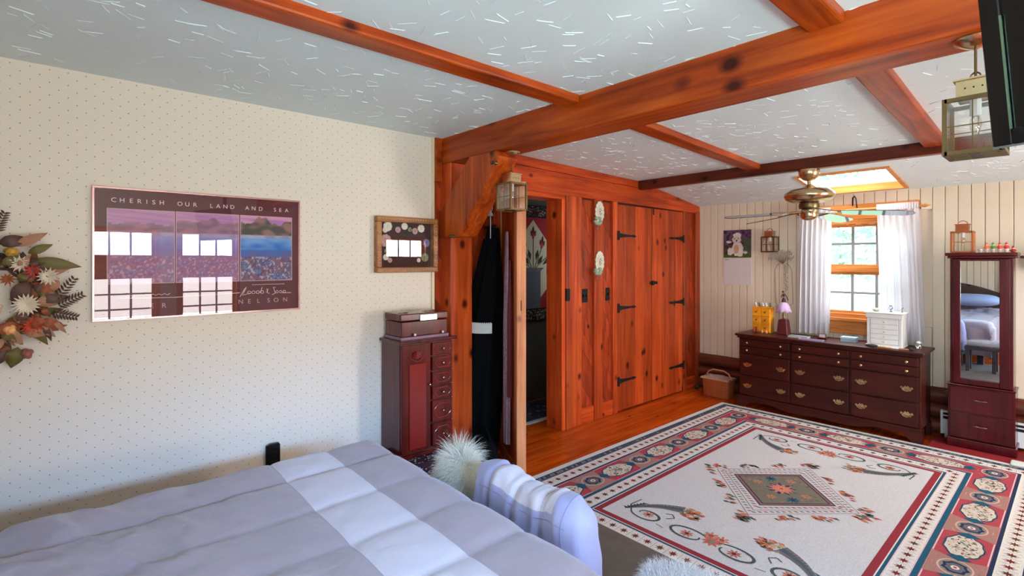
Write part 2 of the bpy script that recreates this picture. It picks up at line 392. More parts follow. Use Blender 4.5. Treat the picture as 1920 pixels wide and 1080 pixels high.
# knee brace
bw = MB(); q = [(-3.07, 1.66), (-2.83, 1.66), (-2.40, 2.14), (-2.45, 2.19), (-2.72, 2.19), (-3.07, 1.84)]
n = len(q); bw.add([(a, 2.035, b) for a, b in q] + [(a, 2.19, b) for a, b in q], [tuple(range(n)), tuple(range(2 * n - 1, n - 1, -1))] + [(i, i + n, (i + 1) % n + n, (i + 1) % n) for i in range(n)])
brace = struct('trim_1', bw, wood('brace_wood', *ORB, axis='Z', spread=.03, knot=.12), bevel=.008)
brace['label'] = 'orange timber knee brace under the heavy beam'
for a, b in ((-2.475, 2.115), (-2.435, 2.105), (-2.93, 1.665), (-2.89, 1.665)):
    obj('bolt', MB().lathe([(.0135, 2.036), (.0135, 2.030), (.009, 2.022), (.002, 2.02)], 10, (a, 0, b), axis='Y'), brass_d, brace, smooth=True)
# ceiling with skylight hole
cl = MB(); SX0, SX1, SY0, SY1 = -1.72, -1.05, 4.95, 5.60
def slab(x0, x1, y0, y1):
    a, b = zc(y0), zc(y1)
    cl.add([(x0, y0, a), (x1, y0, a), (x1, y1, b), (x0, y1, b), (x0, y0, a + .05), (x1, y0, a + .05), (x1, y1, b + .05), (x0, y1, b + .05)],
           [(0, 3, 2, 1), (4, 5, 6, 7), (0, 1, 5, 4), (1, 2, 6, 5), (2, 3, 7, 6), (3, 0, 4, 7)])
slab(-4.7, 1.75, -1.3, 2.25); slab(-4.7, 1.75, 2.25, 4.49); slab(-4.7, 1.75, 4.49, SY0); slab(-4.7, SX0, SY0, SY1); slab(SX1, 1.75, SY0, SY1); slab(-4.7, 1.75, SY1, 5.95)
ceil = struct('ceiling', cl, ceilm, center=False)
rg = MB(); rr = random.Random(3)
for i in range(2600):
    x = rr.uniform(-3.0, .6); y = rr.uniform(-.6, 5.6)
    if SX0 - .08 < x < SX1 + .08 and SY0 - .08 < y < SY1 + .08: continue
    a = rr.uniform(0, PI); L = rr.uniform(.03, .085); wd = rr.uniform(.0012, .0028); h = rr.uniform(.001, .003)
    dx, dy = math.cos(a) * L / 2, math.sin(a) * L / 2; px, py = -math.sin(a) * wd, math.cos(a) * wd
    P_ = [(x - dx - px, y - dy - py), (x - dx + px, y - dy + py), (x + dx - px, y + dy - py), (x + dx + px, y + dy + py), (x - dx * .8, y - dy * .8), (x + dx * .8, y + dy * .8)]
    vs = [(u, v, zc(v) + .0005) for u, v in P_[:4]] + [(u, v, zc(v) - h) for u, v in P_[4:]]
    rg.add(vs, [(0, 4, 5, 2), (1, 3, 5, 4), (0, 1, 4), (2, 5, 3)])
o = obj('plaster_ridges', rg, ceilm, ceil); o['kind'] = 'stuff'
# beams
def beam(name, mb, m, lab):
    o = struct(name, mb, m, bevel=.01, seg=2); o['label'] = lab; return o
beam('trim_2', MB().box(-3.09, 2.05, 2.19, 1.5, 2.25, 2.40), w_beamX, 'heavy knotty orange timber beam across the room')
bm_ = MB().box(-3.07, 4.45, 2.225, 1.5, 4.53, 2.35); beam('trim_3', bm_, w_dark, 'thin dark brown beam where the ceiling begins to slope')
for x0, x1 in ((-1.885, -1.765), (-.675, -.555), (.55, .67)):
    beam('trim_4', MB().box(x0, -1.2, 2.33, x1, 2.05, 2.40), w_beamY, 'flat orange joist board on the ceiling in front of the heavy beam')
    mb = MB(); a, b = 2.25, 4.45
    mb.add([(x0, a, 2.33), (x1, a, 2.33), (x1 - .06, b, 2.272), (x0 - .06, b, 2.272), (x0, a, 2.38), (x1, a, 2.38), (x1 - .06, b, 2.33), (x0 - .06, b, 2.33)],
           [(0, 3, 2, 1), (4, 5, 6, 7), (0, 1, 5, 4), (1, 2, 6, 5), (2, 3, 7, 6), (3, 0, 4, 7)])
    beam('trim_5', mb, w_beamY, 'flat orange joist board beyond the heavy beam')
# skylight
sk = sempty('window_5', (SX0, SY0, zc(SY0)))
def sky_board(x0, x1, y0, y1):
    mb = MB(); a, b = zc(y0), zc(y1)
    mb.add([(x0, y0, a - .012), (x1, y0, a - .012), (x1, y1, b - .012), (x0, y1, b - .012), (x0, y0, a + .055), (x1, y0, a + .055), (x1, y1, b + .055), (x0, y1, b + .055)],
           [(0, 3, 2, 1), (4, 5, 6, 7), (0, 1, 5, 4), (1, 2, 6, 5), (2, 3, 7, 6), (3, 0, 4, 7)])
    obj('shaft_board', mb, w_win, sk)
sky_board(SX0 - .02, SX0 + .012, SY0 - .02, SY1 + .02); sky_board(SX1 - .012, SX1 + .02, SY0 - .02, SY1 + .02)
sky_board(SX0 + .012, SX1 - .012, SY0 - .02, SY0 + .012); sky_board(SX0 + .012, SX1 - .012, SY1 - .012, SY1 + .02)
mb = MB(); mb.add([(SX0, SY0, zc(SY0) + .05), (SX1, SY0, zc(SY0) + .05), (SX1, SY1, zc(SY1) + .05), (SX0, SY1, zc(SY1) + .05)], [(0, 1, 2, 3)])
obj('pane', mb, glass_w, sk)

# ---- back wall
WX0, WX1, WZ0, WZ1 = -1.80, -1.00, .93, 1.93
wb = MB().box(-4.7, 5.722, 0, WX0, 5.88, 2.3).box(WX1, 5.722, 0, 1.75, 5.88, 2.3).box(WX0, 5.722, 0, WX1, 5.88, WZ0).box(WX0, 5.722, WZ1, WX1, 5.88, 2.3)
wall_b = struct('wall_back', wb, beadm, center=False)
x = XL; bwid = .0845
while x < 1.5:
    a, b = x + .002, min(x + bwid - .002, 1.5); zt = zc(5.70) + .004
    if a < WX1 + .04 and b > WX0 - .04:
        obj('board', MB().box(a, 5.70, .40, b, 5.722, WZ0 - .02), beadm, wall_b, bevel=.003)
        obj('board', MB().box(a, 5.70, WZ1 + .02, b, 5.722, zt), beadm, wall_b, bevel=.003)
    else: obj('board', MB().box(a, 5.70, .40, b, 5.722, zt), beadm, wall_b, bevel=.003)
    x += bwid
for z, r in ((.068, .07), (.198, .066), (.33, .07)):
    obj('log', MB().tube([(XL, 5.715, z), (-1.4, 5.712, z + .003), (1.5, 5.715, z)], r, 14), w_log, wall_b, smooth=True)

# ---- window builder (local: x along width centred, +y outwards, z up from 0)
def window(name, loc, rz, W, H, cols, rows_up, rows_lo, rail_z, rail_h, m, lab, sash_w=.035, fr=.045, mun=white_p, depth=.13):
    w = sempty(name, loc, rz); w['label'] = lab
    f = MB().box(-W / 2 - fr, 0, -fr, -W / 2, depth, H + fr).box(W / 2, 0, -fr, W / 2 + fr, depth, H + fr).box(-W / 2, 0, H, W / 2, depth, H + fr).box(-W / 2, 0, -fr, W / 2, depth, 0)
    obj('frame', f, m, w, local=True, bevel=.003)
    for nm, z0, z1, rows, yy in (('sash', 0, rail_z, rows_lo, .05), ('sash', rail_z + rail_h, H, rows_up, .07)):
        a = MB(); s = sash_w
        lo, hi = z0, z1
        a.box(-W / 2, yy, lo, -W / 2 + s, yy + .03, hi).box(W / 2 - s, yy, lo, W / 2, yy + .03, hi).box(-W / 2 + s, yy, lo, W / 2 - s, yy + .03, lo + s * .7).box(-W / 2 + s, yy, hi - s * .7, W / 2 - s, yy + .03, hi)
        so = obj(nm, a, m, w, local=True, bevel=.002)
        iw0, iw1, ih0, ih1 = -W / 2 + s, W / 2 - s, lo + s * .7, hi - s * .7
        for k in range(1, cols):
            xx = iw0 + (iw1 - iw0) * k / cols; obj('muntin', MB().box(xx - .011, yy + .005, ih0, xx + .011, yy + .025, ih1), mun, so, local=True)
        for k in range(1, rows):
            zz = ih0 + (ih1 - ih0) * k / rows; obj('muntin', MB().box(iw0, yy + .004, zz - .010, iw1, yy + .026, zz + .010), mun, so, local=True)
        for i in range(cols):
            for j in range(rows):
                u0 = iw0 + (iw1 - iw0) * i / cols; u1 = iw0 + (iw1 - iw0) * (i + 1) / cols; v0 = ih0 + (ih1 - ih0) * j / rows; v1 = ih0 + (ih1 - ih0) * (j + 1) / rows
                obj('pane', MB().add([(u0, yy + .015, v0), (u1, yy + .015, v0), (u1, yy + .015, v1), (u0, yy + .015, v1)], [(0, 1, 2, 3)]), glass_w, so, local=True)
    obj('meeting_rail', MB().box(-W / 2, .035, rail_z, W / 2, .10, rail_z + rail_h), m, w, local=True, bevel=.003)
    return w
mun_grey = mat('grey_window_muntin', S(150, 158, 160), .5)
w1 = window('window_1', (-1.40, 5.70, .985), 0, .66, .90, 3, 2, 2, .40, .05, w_win, 'pine sash window of twelve panes over the dresser', mun=mun_grey)
obj('sill', MB().box(-1.86, 5.655, .915, -.94, 5.72, .945), w_win, w1, bevel=.004)
obj('apron', MB().box(-1.82, 5.685, .79, -.98, 5.70, .912), w_win, w1, bevel=.003)
for z0, z1, yo in ((1.955, 2.035, .012), (1.89, 1.95, .03), (1.845, 1.887, .045), (1.818, 1.843, .02)):
    obj('head_board', MB().box(-1.83, 5.70 - yo - .01, z0, -.97, 5.70, z1), w_win, w1, bevel=.003)
for x0 in (-1.83, -1.05):
    obj('casing', MB().box(x0, 5.682, .947, x0 + .08, 5.70, 1.82), w_win, w1, bevel=.003)
obj('lining', MB().box(-1.82, 5.702, .93, -1.775, 5.88, 1.93).box(-1.025, 5.702, .93, -.99, 5.88, 1.93).box(-1.775, 5.702, 1.93, -1.025, 5.88, 1.96), w_win, w1)

# ---- right wall with three windows, front wall with one added for fill light
wr = MB(); segs = [(-1.3, .16), (.94, 1.11), (1.84, 3.96), (4.79, 5.9)]
for a, b in segs: wr.box(1.5, a, 0, 1.66, b, 2.4)
for a, b in ((.16, .94), (1.11, 1.84), (3.96, 4.79)): wr.box(1.5, a, 0, 1.66, b, .66).box(1.5, a, 1.90, 1.66, b, 2.4)
wall_r = struct('wall_right', wr, beadm, center=False)
for k, (a, b) in enumerate(((.16, .94), (1.11, 1.84), (3.96, 4.79))):
    window('window_%d' % (k + 2), (1.5, (a + b) / 2, .70), -PI / 2, b - a - .09, 1.16, 3, 1, 3, .60, .24, w_win, 'side window of small panes facing the papered wall')
wf = MB().box(-4.7, -1.30, 0, .1, -1.15, 2.4).box(1.3, -1.30, 0, 1.75, -1.15, 2.4).box(.1, -1.30, 0, 1.3, -1.15, .75).box(.1, -1.30, 2.05, 1.3, -1.15, 2.4)
wall_f = struct('wall_front', wf, beadm, center=False)
x = XL
while x < -.05:
    obj('board', MB().box(x + .002, -1.15, 0, x + .086, -1.128, 2.37), beadm, wall_f, bevel=.003); x += .09
obj('post', MB().box(-.93, -1.13, 0, -.80, -1.08, 2.33), w_wallZ, wall_f, bevel=.004)
window('window_6', (.7, -1.15, .80), PI, 1.1, 1.2, 4, 2, 2, .58, .05, w_win, 'added fill window beside the head of the bed')  # unseen window added behind the camera to let in fill light

# ---- bathroom beyond the doorway
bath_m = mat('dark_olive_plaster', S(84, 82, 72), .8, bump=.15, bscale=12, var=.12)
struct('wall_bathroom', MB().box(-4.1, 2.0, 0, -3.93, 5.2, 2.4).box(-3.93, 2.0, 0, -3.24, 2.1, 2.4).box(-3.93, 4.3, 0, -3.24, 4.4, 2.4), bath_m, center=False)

# ------------------------------------------------------------------ closet doors
def strap_hinge(parent, x, y, z, d):     # d = +1 points towards +y
    o = MB(); L = .29
    prof = [(0, .020), (.02, .024), (.06, .017), (.2, .009), (.24, .014), (.27, .009), (L, .001)]
    vs = [(x, y + d * a, z + b) for a, b in prof] + [(x, y + d * a, z - b) for a, b in prof]
    n = len(prof); vs2 = [(v[0] + .006, v[1], v[2]) for v in vs]
    fs = []
    for i in range(n - 1):
        fs += [(i, i + 1, n + i + 1, n + i), (2 * n + i, 3 * n + i, 3 * n + i + 1, 2 * n + i + 1), (i, 2 * n + i, 2 * n + i + 1, i + 1), (n + i, n + i + 1, 3 * n + i + 1, 3 * n + i)]
    o.add(vs + vs2, fs); o.box(x, y - d * .005, z - .045, x + .008, y - d * .028, z + .045)
    o.tube([(x + .008, y - d * .002, z - .045), (x + .008, y - d * .002, z + .045)], .006, 8)
    return obj('strap_hinge', o, iron, parent)
doors = []
for nm, y0, y1, lab, hy, hd_ in (('door_1', 4.11, 4.705, 'left plank closet door with black strap hinges', 4.125, 1), ('door_2', 4.712, 5.335, 'right plank closet door with black strap hinges', 5.325, -1)):
    d = sempty(nm, (-3.07, (y0 + y1) / 2, 0)); d['label'] = lab
    cuts = [y0, y0 + .13, y0 + .30, y0 + .44, y1] if nm == 'door_1' else [y0, y0 + .17, y0 + .31, y0 + .47, y1]
    for a, b in zip(cuts, cuts[1:]):
        obj('plank', MB().box(-3.085, a + .0015, .012, -3.055 + rnd.uniform(0, .003), b - .0015, 2.05), w_wallZ, d, bevel=.003)
    for z in (1.745, 1.028, .305): strap_hinge(d, -3.052, hy, z, hd_)
    doors.append(d)
o = obj('latch', MB().box(-3.052, 4.665, 1.245, -3.042, 4.80, 1.275).box(-3.042, 4.69, 1.235, -3.03, 4.72, 1.285), iron, doors[0], bevel=.002)
obj('hook', MB().tube([(-3.04, 4.70, 2.06), (-3.028, 4.70, 2.05), (-3.03, 4.70, 2.0), (-3.04, 4.72, 1.985)], .006, 6), iron, doors[0])

# ------------------------------------------------------------------ open bathroom door
dr = sempty('door_3', (-3.05, 2.60, 0), math.atan2(2.315 - 2.60, -2.52 + 3.05)); dr['label'] = 'pale pine door standing open, seen edge on, below the hanging lantern'
DL = .61; dm = MB()
for k in range(3): obj('plank', MB().box(.09 + k * .148, -.017, .1, .09 + (k + 1) * .148 - .003, .017, 1.95), w_wallZ, dr, local=True, bevel=.002)
obj('stile', MB().box(.54, -.026, .012, DL, .040, 2.03), w_pale, dr, local=True, bevel=.003)
obj('stile', MB().box(0, -.022, .012, .088, .024, 2.03), w_pale, dr, local=True, bevel=.003)
obj('rail', MB().box(.088, -.022, .012, .54, .024, .098), w_pale, dr, local=True); obj('rail', MB().box(.088, -.022, 1.952, .54, .024, 2.03), w_pale, dr, local=True)
obj('latch_plate', MB().box(DL - .001, .002, 1.16, DL + .0015, .008, 1.23), iron, dr, local=True)

# garments on the door's hidden face
def drape(name, pts_top, pts_bot, thick, m, folds, amp, nz=26, nu=48, seed=0):
    mb = MB(); vs = []
    for j in range(nz + 1):
        t = j / nz
        for i in range(nu):
            a = 2 * PI * i / nu
            w = pts_top[2] + (pts_bot[2] - pts_top[2]) * t ** .7; th = thick * (.35 + .65 * min(1, t * 2.2))
            rr_ = 1 + amp * math.sin(folds * a + 2 * t + seed) * min(1, t * 3) + .04 * math.sin(3 * a + 7 * t)
            cx = pts_top[0] + (pts_bot[0] - pts_top[0]) * t; cy = pts_top[1] + (pts_bot[1] - pts_top[1]) * t
            vs.append((cx + math.cos(a) * w * rr_, cy + math.sin(a) * th * rr_, pts_top[3] + (pts_bot[3] - pts_top[3]) * t))
    fs = [(j * nu + i, j * nu + (i + 1) % nu, (j + 1) * nu + (i + 1) % nu, (j + 1) * nu + i) for j in range(nz) for i in range(nu)]
    fs.append(tuple(range(nu))); fs.append(tuple(range((nz + 1) * nu - 1, nz * nu - 1, -1)))
    mb.add(vs, fs); return mb
DM = Matrix.Translation((-3.05, 2.60, 0)) @ Matrix.Rotation(dr.rotation_euler.z, 4, 'Z')
black_cloth = mat('black_velvet', S(7, 7, 9), .9, spec=.1)
lilac_cloth = mat('lilac_patterned_cloth', S(150, 120, 135), .85, bump=.3, bscale=60, var=.25, vscale=40)
r_ = drape('robe', (.18, -.10, .05, 1.74), (.14, -.19, .12, .12), .13, black_cloth, 7, .13)
robe = thing('robe', 'long black robe hanging on the open door', 'robe', tuple(DM @ Vector((.15, -.15, .12))))
obj('body', r_.xf(DM), black_cloth, robe, smooth=80)
sl = drape('sleeve', (.20, -.16, .03, 1.66), (.10, -.25, .045, .93), .05, black_cloth, 5, .1, 14, 24); obj('sleeve', sl.xf(DM), black_cloth, robe, smooth=80)
lc = MB(); nl = 40
for k in range(nl):
    a = PI * 1.70 + PI * .34 * k / (nl - 1); a2 = PI * 1.70 + PI * .34 * (k + 1) / (nl - 1); p_ = [(.160 + .138 * math.cos(b), -.155 + .150 * math.sin(b)) for b in (a, a2)]; h = .010 * abs(math.sin(k * .9))
    lc.add([(p_[0][0], p_[0][1], .97), (p_[1][0], p_[1][1], .97), (p_[1][0], p_[1][1], 1.04 + h), (p_[0][0], p_[0][1], 1.04 + h)], [(0, 1, 2, 3)])
obj('lace_band', lc.xf(DM), mat('white_lace', S(205, 205, 200), .8, bump=.5, bscale=120), robe, solid=.004)
dress = drape('dress', (.42, -.05, .035, 1.70), (.42, -.052, .055, .22), .022, lilac_cloth, 9, .12)
tag(obj('dress', dress.xf(DM), lilac_cloth, smooth=80), 'mauve patterned dress hanging beside the black robe', 'dress')
red = drape('scarf', (.475, -.04, .012, 1.5), (.475, -.04, .02, .55), .02, lilac_cloth, 5, .1)
tag(obj('scarf', red.xf(DM), mat('dark_red_cloth', S(92, 20, 22), .8), smooth=80), 'dark red scarf hanging between the mauve dress and the door edge', 'scarf')
# hooks on the wall left of the robe
kn = thing('wall_hook', 'dark round metal coat hook above the white knob', 'hook', (XL, 2.46, 1.74))
obj('stem', MB().tube([(-3.085, 2.46, 1.75), (-2.99, 2.46, 1.755)], .007, 8), iron, kn); obj('knob', MB().ball((-2.975, 2.46, 1.755), .019), iron, kn, smooth=True)
kn = thing('wall_hook', 'round white porcelain knob on the diagonal boards', 'hook', (XL, 2.45, 1.51))
obj('stem', MB().tube([(-3.085, 2.45, 1.53), (-3.02, 2.45, 1.53)], .009, 8), brass_d, kn); obj('knob', MB().ball((-3.005, 2.45, 1.53), (.02, .034, .034)), white_p, kn, smooth=True)
ch = thing('wind_chime', 'slim glass and metal hanging ornament above the black robe', 'ornament', tuple(DM @ Vector((.23, -.13, 1.66))))
obj('loop', MB().tube([DM @ Vector((.23 + .012 * math.sin(a), -.13 + .012 * math.sin(a), 1.90 + .045 * math.cos(a))) for a in [2 * PI * k / 14 for k in range(15)]], .0025, 6), white_p, ch)
obj('bell', MB().lathe([(.002, .03), (.012, .02), (.022, 0), (.018, -.004)], 12, tuple(DM @ Vector((.23, -.13, 1.83)))), white_p, ch, smooth=True)
obj('rod', MB().tube([DM @ Vector((.23, -.13, 1.95)), DM @ Vector((.23, -.13, 1.66))], .003, 6), white_p, ch)

# ------------------------------------------------------------------ bathroom hanging quilt and rug
qb = MB(); QX = -3.905; QY0, QY1 = 3.38, 4.165
def qf(pts, col, dx=0): qb.flat([(QX + dx, a, b) for a, b in pts], col)
def rectq(a0, b0, a1, b1, col, dx=0): qf([(a0, b0), (a1, b0), (a1, b1), (a0, b1)], col, dx)
rectq(QY0, .86, QY1, 2.08, S(30, 24, 24)); rectq(QY0, .985, QY1, 1.955, S(150, 28, 36), .001)
cyq = 3.775
qf([(cyq, .93 + .06), (4.155, 1.36), (4.155, 1.53), (cyq, 1.93), (3.395, 1.53), (3.395, 1.36)], S(196, 186, 160), .002)
rectq(cyq - .11, .99, cyq + .11, 1.38, S(86, 92, 100), .003); qf([(cyq - .11, 1.38), (cyq - .16, 1.42), (cyq + .16, 1.42), (cyq + .11, 1.38)], S(96, 100, 108), .003)
def bloom(y, z, a, s=1):
    ca, sa = math.cos(a), math.sin(a)
    def t(u, v): return (y + (u * ca - v * sa) * s, z + (u * sa + v * ca) * s)
    qf([t(-.035, 0), t(.035, 0), t(.042, .06), t(.02, .045), t(.0, .09), t(-.02, .045), t(-.042, .06)], S(120, 24, 38), .004)
    qf([t(-.02, .04), t(.02, .04), t(.0, .11)], S(60, 30, 40), .005); qf([t(-.012, -.03), t(.012, -.03), t(.02, .02), t(-.02, .02)], S(150, 60, 70), .005)
def stem(p, q_): 
    d = Vector((q_[0] - p[0], q_[1] - p[1])); n_ = Vector((-d.y, d.x)).normalized() * .004
    qf([(p[0] - n_.x, p[1] - n_.y), (q_[0] - n_.x, q_[1] - n_.y), (q_[0] + n_.x, q_[1] + n_.y), (p[0] + n_.x, p[1] + n_.y)], S(44, 60, 40), .0035)
for (y, z, a) in ((cyq, 1.76, 0), (cyq - .13, 1.64, .3), (cyq + .13, 1.66, -.15), (cyq + .24, 1.58, -1.1), (cyq - .25, 1.56, 1.1)):
    bloom(y, z, a); stem((cyq + (y - cyq) * .15, 1.42), (y, z - .02))
for s_ in (-1, 1):
    for (y, z, a, L) in ((.06, 1.45, .9, .13), (.14, 1.45, .6, .16), (.2, 1.53, .5, .11), (.04, 1.5, 1.3, .12)):
        ca, sa = math.cos(a), math.sin(a)
        qf([(cyq + s_ * (y + u * ca - v * sa), z + u * sa + v * ca) for u, v in ((0, 0), (L * .5, .025), (L, 0), (L * .5, -.025))][::s_], S(40, 56, 44), .004)
rq = random.Random(5)
for k in range(420):
    y = rq.uniform(QY0 + .01, QY1 - .01); z = rq.choice((rq.uniform(.87, .975), rq.uniform(1.965, 2.07))); s_ = rq.uniform(.006, .014)
    rectq(y - s_, z - s_ * .6, y + s_, z + s_ * .6, rq.choice((S(130, 100, 90), S(90, 40, 46), S(70, 80, 60), S(150, 130, 110))), .002 + .0002 * (k % 9))
rectq(QY0, .975, QY1, .985, S(20, 14, 14), .003); rectq(QY0, 1.955, QY1, 1.965, S(20, 14, 14), .003)
b0 = len(qb.v); qb.box(QX - .02, QY0, .86, QX - .001, QY1, 2.08, 0, S(30, 24, 24))
tag(obj('quilt_wall_hanging', qb, vcmat('quilted_cotton', .9, bump=.6, bscale=90)), 'red and cream quilt of tulips in a vase hung in the bathroom', 'wall hanging')
br = thing('bath_rug', 'dark floral rug with a pale fringe beyond the doorway', 'rug', (-3.6, 3.2, 0))
mb = MB().box(-3.86, 2.65, .0005, -3.42, 4.1, .012, 0, S(58, 58, 66))
for k in range(160):
    y = rq.uniform(2.7, 4.05); x = rq.uniform(-3.84, -3.44); s_ = rq.uniform(.01, .03)
    mb.flat([(x - s_, y, .0125 + .0001 * (k % 9)), (x, y - s_ * .7, .0125 + .0001 * (k % 9)), (x + s_, y, .0125 + .0001 * (k % 9)), (x, y + s_, .0125 + .0001 * (k % 9))], rq.choice((S(110, 110, 116), S(40, 50, 60), S(120, 80, 80))))
obj('pile', mb, pilem, br)
mb = MB(); y = 2.65
while y < 4.1: mb.box(-3.42, y, .001, -3.37 + rq.uniform(-.006, .006), y + .006, .006); y += .009
o = obj('fringe', mb, mat('cream_fringe', S(190, 186, 178), .9), br); o['kind'] = 'stuff'

# ------------------------------------------------------------------ switch plates, latch, rosettes on the timber wall
for y, lab, n_ in ((3.63, 'black double switch plate left of the rosette post', 2), (3.975, 'black single switch plate beside the closet door', 1)):
    t = thing('switch_plate', lab, 'switch', (XL, y, 1.11))
    w = .045 if n_ == 2 else .03
    obj('plate', MB().box(-3.078, y - w, 1.11, -3.069, y + w, 1.235), iron, t, bevel=.003)
    for k in range(n_):
        yy = y + (k - (n_ - 1) / 2) * .04; obj('toggle', MB().box(-3.07, yy - .005, 1.16, -3.055, yy + .005, 1.185), black, t)
tag(obj('door_strike', MB().box(-3.05, 3.342, 1.14, -3.032, 3.362, 1.25).box(-3.035, 3.36, 1.14, -3.03, 3.385, 1.25), iron), 'black iron strike on the bathroom door casing', 'latch')
lacem = mat('cream_crochet', S(226, 224, 204), .85, bump=.6, bscale=150, var=.08, vscale=60)
greenm = mat('sage_ribbon', S(150, 172, 146), .8, bump=.4, bscale=80)
redm = mat('red_berry', S(176, 34, 28), .5)
for z0, lab in ((1.985, 'upper cream crochet rosette with green ribbon on the post'), (1.515, 'lower cream crochet rosette with green ribbon on the post')):
    X0, Y0 = -3.043, 3.81; z0 -= .03
    t = thing('rosette', lab, 'ornament', (X0, Y0, z0 - .12), group=None)
    for r0, nn, xo in ((.078, 13, .006), (.052, 10, .014), (.028, 7, .02)):
        for k in range(nn):
            a = 2 * PI * k / nn; cy_, cz = Y0 + math.cos(a) * r0 * .62, z0 + math.sin(a) * r0
            obj('petal', MB().ball((X0 + xo, cy_, cz), (.008, r0 * .26, r0 * .34), 8, 5), lacem, t, smooth=True)
    obj('center', MB().ball((X0 + .024, Y0, z0), (.008, .012, .014), 8, 5), lacem, t, smooth=True)
    for k in range(9):
        a = rnd.uniform(0, 2 * PI); obj('ribbon_loop', MB().ball((X0 + .012, Y0 - .035 + .035 * math.cos(a), z0 - .085 + .03 * math.sin(a)), (.022, .024, .016), 8, 5), greenm, t, smooth=True)
    for dy in (-.03, 0, .012): obj('tail', MB().tube([(X0 + .006, Y0 + dy - .02, z0 - .12), (X0 + .004, Y0 + dy - .03, z0 - .155), (X0 + .004, Y0 + dy - .018, z0 - .175)], .003, 5), redm if dy else greenm, t)

# ------------------------------------------------------------------ big oriental rug
RC = (-1.31, 3.51); HW, HL = 1.215, 1.685
rug = MB()
CREAM, ROSE, NAVY, TEAL, BRN, TAUPE, OLIVE, OR_, WHT, GRN = S(206, 204, 206), S(176, 74, 84), S(46, 58, 84), S(40, 90, 112), S(104, 54, 50), S(160, 142, 132), S(128, 128, 108), S(206, 126, 96), S(224, 220, 214), S(120, 140, 120)
def rp(pts, col, lay): rug.flat([(RC[0] + x, RC[1] + y, .0121 + lay * .00035) for x, y in pts], col)
def rrect(x0, y0, x1, y1, col, lay): rp([(x0, y0), (x1, y0), (x1, y1), (x0, y1)], col, lay)
rug.box(RC[0] - HW, RC[1] - HL, .0005, RC[0] + HW, RC[1] + HL, .012, 0, CREAM)
bands = [(0, .045, S(214, 218, 216)), (.045, .10, S(96, 100, 110)), (.10, .195, WHT), (.195, .212, NAVY), (.212, .43, ROSE), (.43, .455, TEAL), (.455, .545, WHT), (.545, .562, TEAL), (.562, .568, WHT), (.568, .605, S(150, 56, 66))]
def ring(d0, d1, col, lay):
    a, b, c_, d = HW - d0, HL - d0, HW - d1, HL - d1
    rp([(-a, -b), (a, -b), (c_, -d), (-c_, -d)], col, lay); rp([(a, -b), (a, b), (c_, d), (c_, -d)], col, lay)
    rp([(a, b), (-a, b), (-c_, d), (c_, d)], col, lay); rp([(-a, b), (-a, -b), (-c_, -d), (-c_, d)], col, lay)
for d0, d1, c_ in bands: ring(d0, d1, c_, 1)
for d in (.047, .094): ring(d, d + .006, NAVY, 2)
for d in (.214, .422, .455, .541): ring(d, d + .006, S(222, 190, 196), 2)
def sides(d):          # the four runs of a band at distance d: (fixed point, along vector, outward normal, half length)
    return [((-(HW - d), 0), (0, 1), (-1, 0), HL - d), ((HW - d, 0), (0, 1), (1, 0), HL - d), ((0, HL - d), (1, 0), (0, 1), HW - d), ((0, -(HL - d)), (1, 0), (0, -1), HW - d)]
def frame_pt(s_, t, u):
    return (s_[0][0] + s_[1][0] * t + s_[2][0] * u, s_[0][1] + s_[1][1] * t + s_[2][1] * u)
def star(s_, t, r, rv, col, lay):
    for k in range(4):
        a = PI * k / 4 + .0; ca, sa = math.cos(a), math.sin(a); L = 1 if k % 2 == 0 else .85
        rp([frame_pt(s_, t + ca * r * L, sa * rv * L), frame_pt(s_, t - sa * r * .2, ca * rv * .2), frame_pt(s_, t - ca * r * L, -sa * rv * L), frame_pt(s_, t + sa * r * .2, -ca * rv * .2)], col, lay + .15 * k)
for dm_, hw_ in ((.1475, .036), (.50, .034)):
    for s_ in sides(dm_):
        n_ = int(2 * s_[3] / .075)
        for k in range(n_):
            t = -s_[3] + (k + .5) * 2 * s_[3] / n_
            star(s_, t, .030, hw_ * .95, rnd.choice((BRN, S(126, 50, 52), S(112, 66, 48))), 3)
            q0, q1 = frame_pt(s_, t + s_[3] / n_, 0), 0
            rp([frame_pt(s_, t + s_[3] / n_ - .0015, -hw_), frame_pt(s_, t + s_[3] / n_ + .0015, -hw_), frame_pt(s_, t + s_[3] / n_ + .0015, hw_), frame_pt(s_, t + s_[3] / n_ - .0015, hw_)], S(196, 150, 150), 3)
for s_ in sides(.0725):
    t = -s_[3]
    while t < s_[3] - .02:
        rp([frame_pt(s_, t, -.014), frame_pt(s_, t + .012, -.014), frame_pt(s_, t + .022, .014), frame_pt(s_, t + .010, .014)], rnd.choice((NAVY, S(140, 140, 140), S(70, 74, 84))), 3); t += .022
def ell(s_, t, a, b, col, lay, n=22, jit=0.):
    rp([frame_pt(s_, t + a * math.cos(q) * (1 + jit * math.sin(9 * q)), b * math.sin(q) * (1 + jit * math.sin(9 * q))) for q in [2 * PI * k / n for k in range(n)]], col, lay)
PAL = [S(214, 196, 176), S(130, 60, 56), S(150, 160, 140), S(60, 100, 100), S(220, 200, 200), S(96, 70, 66), S(200, 150, 120), S(60, 66, 76), S(226, 214, 190)]
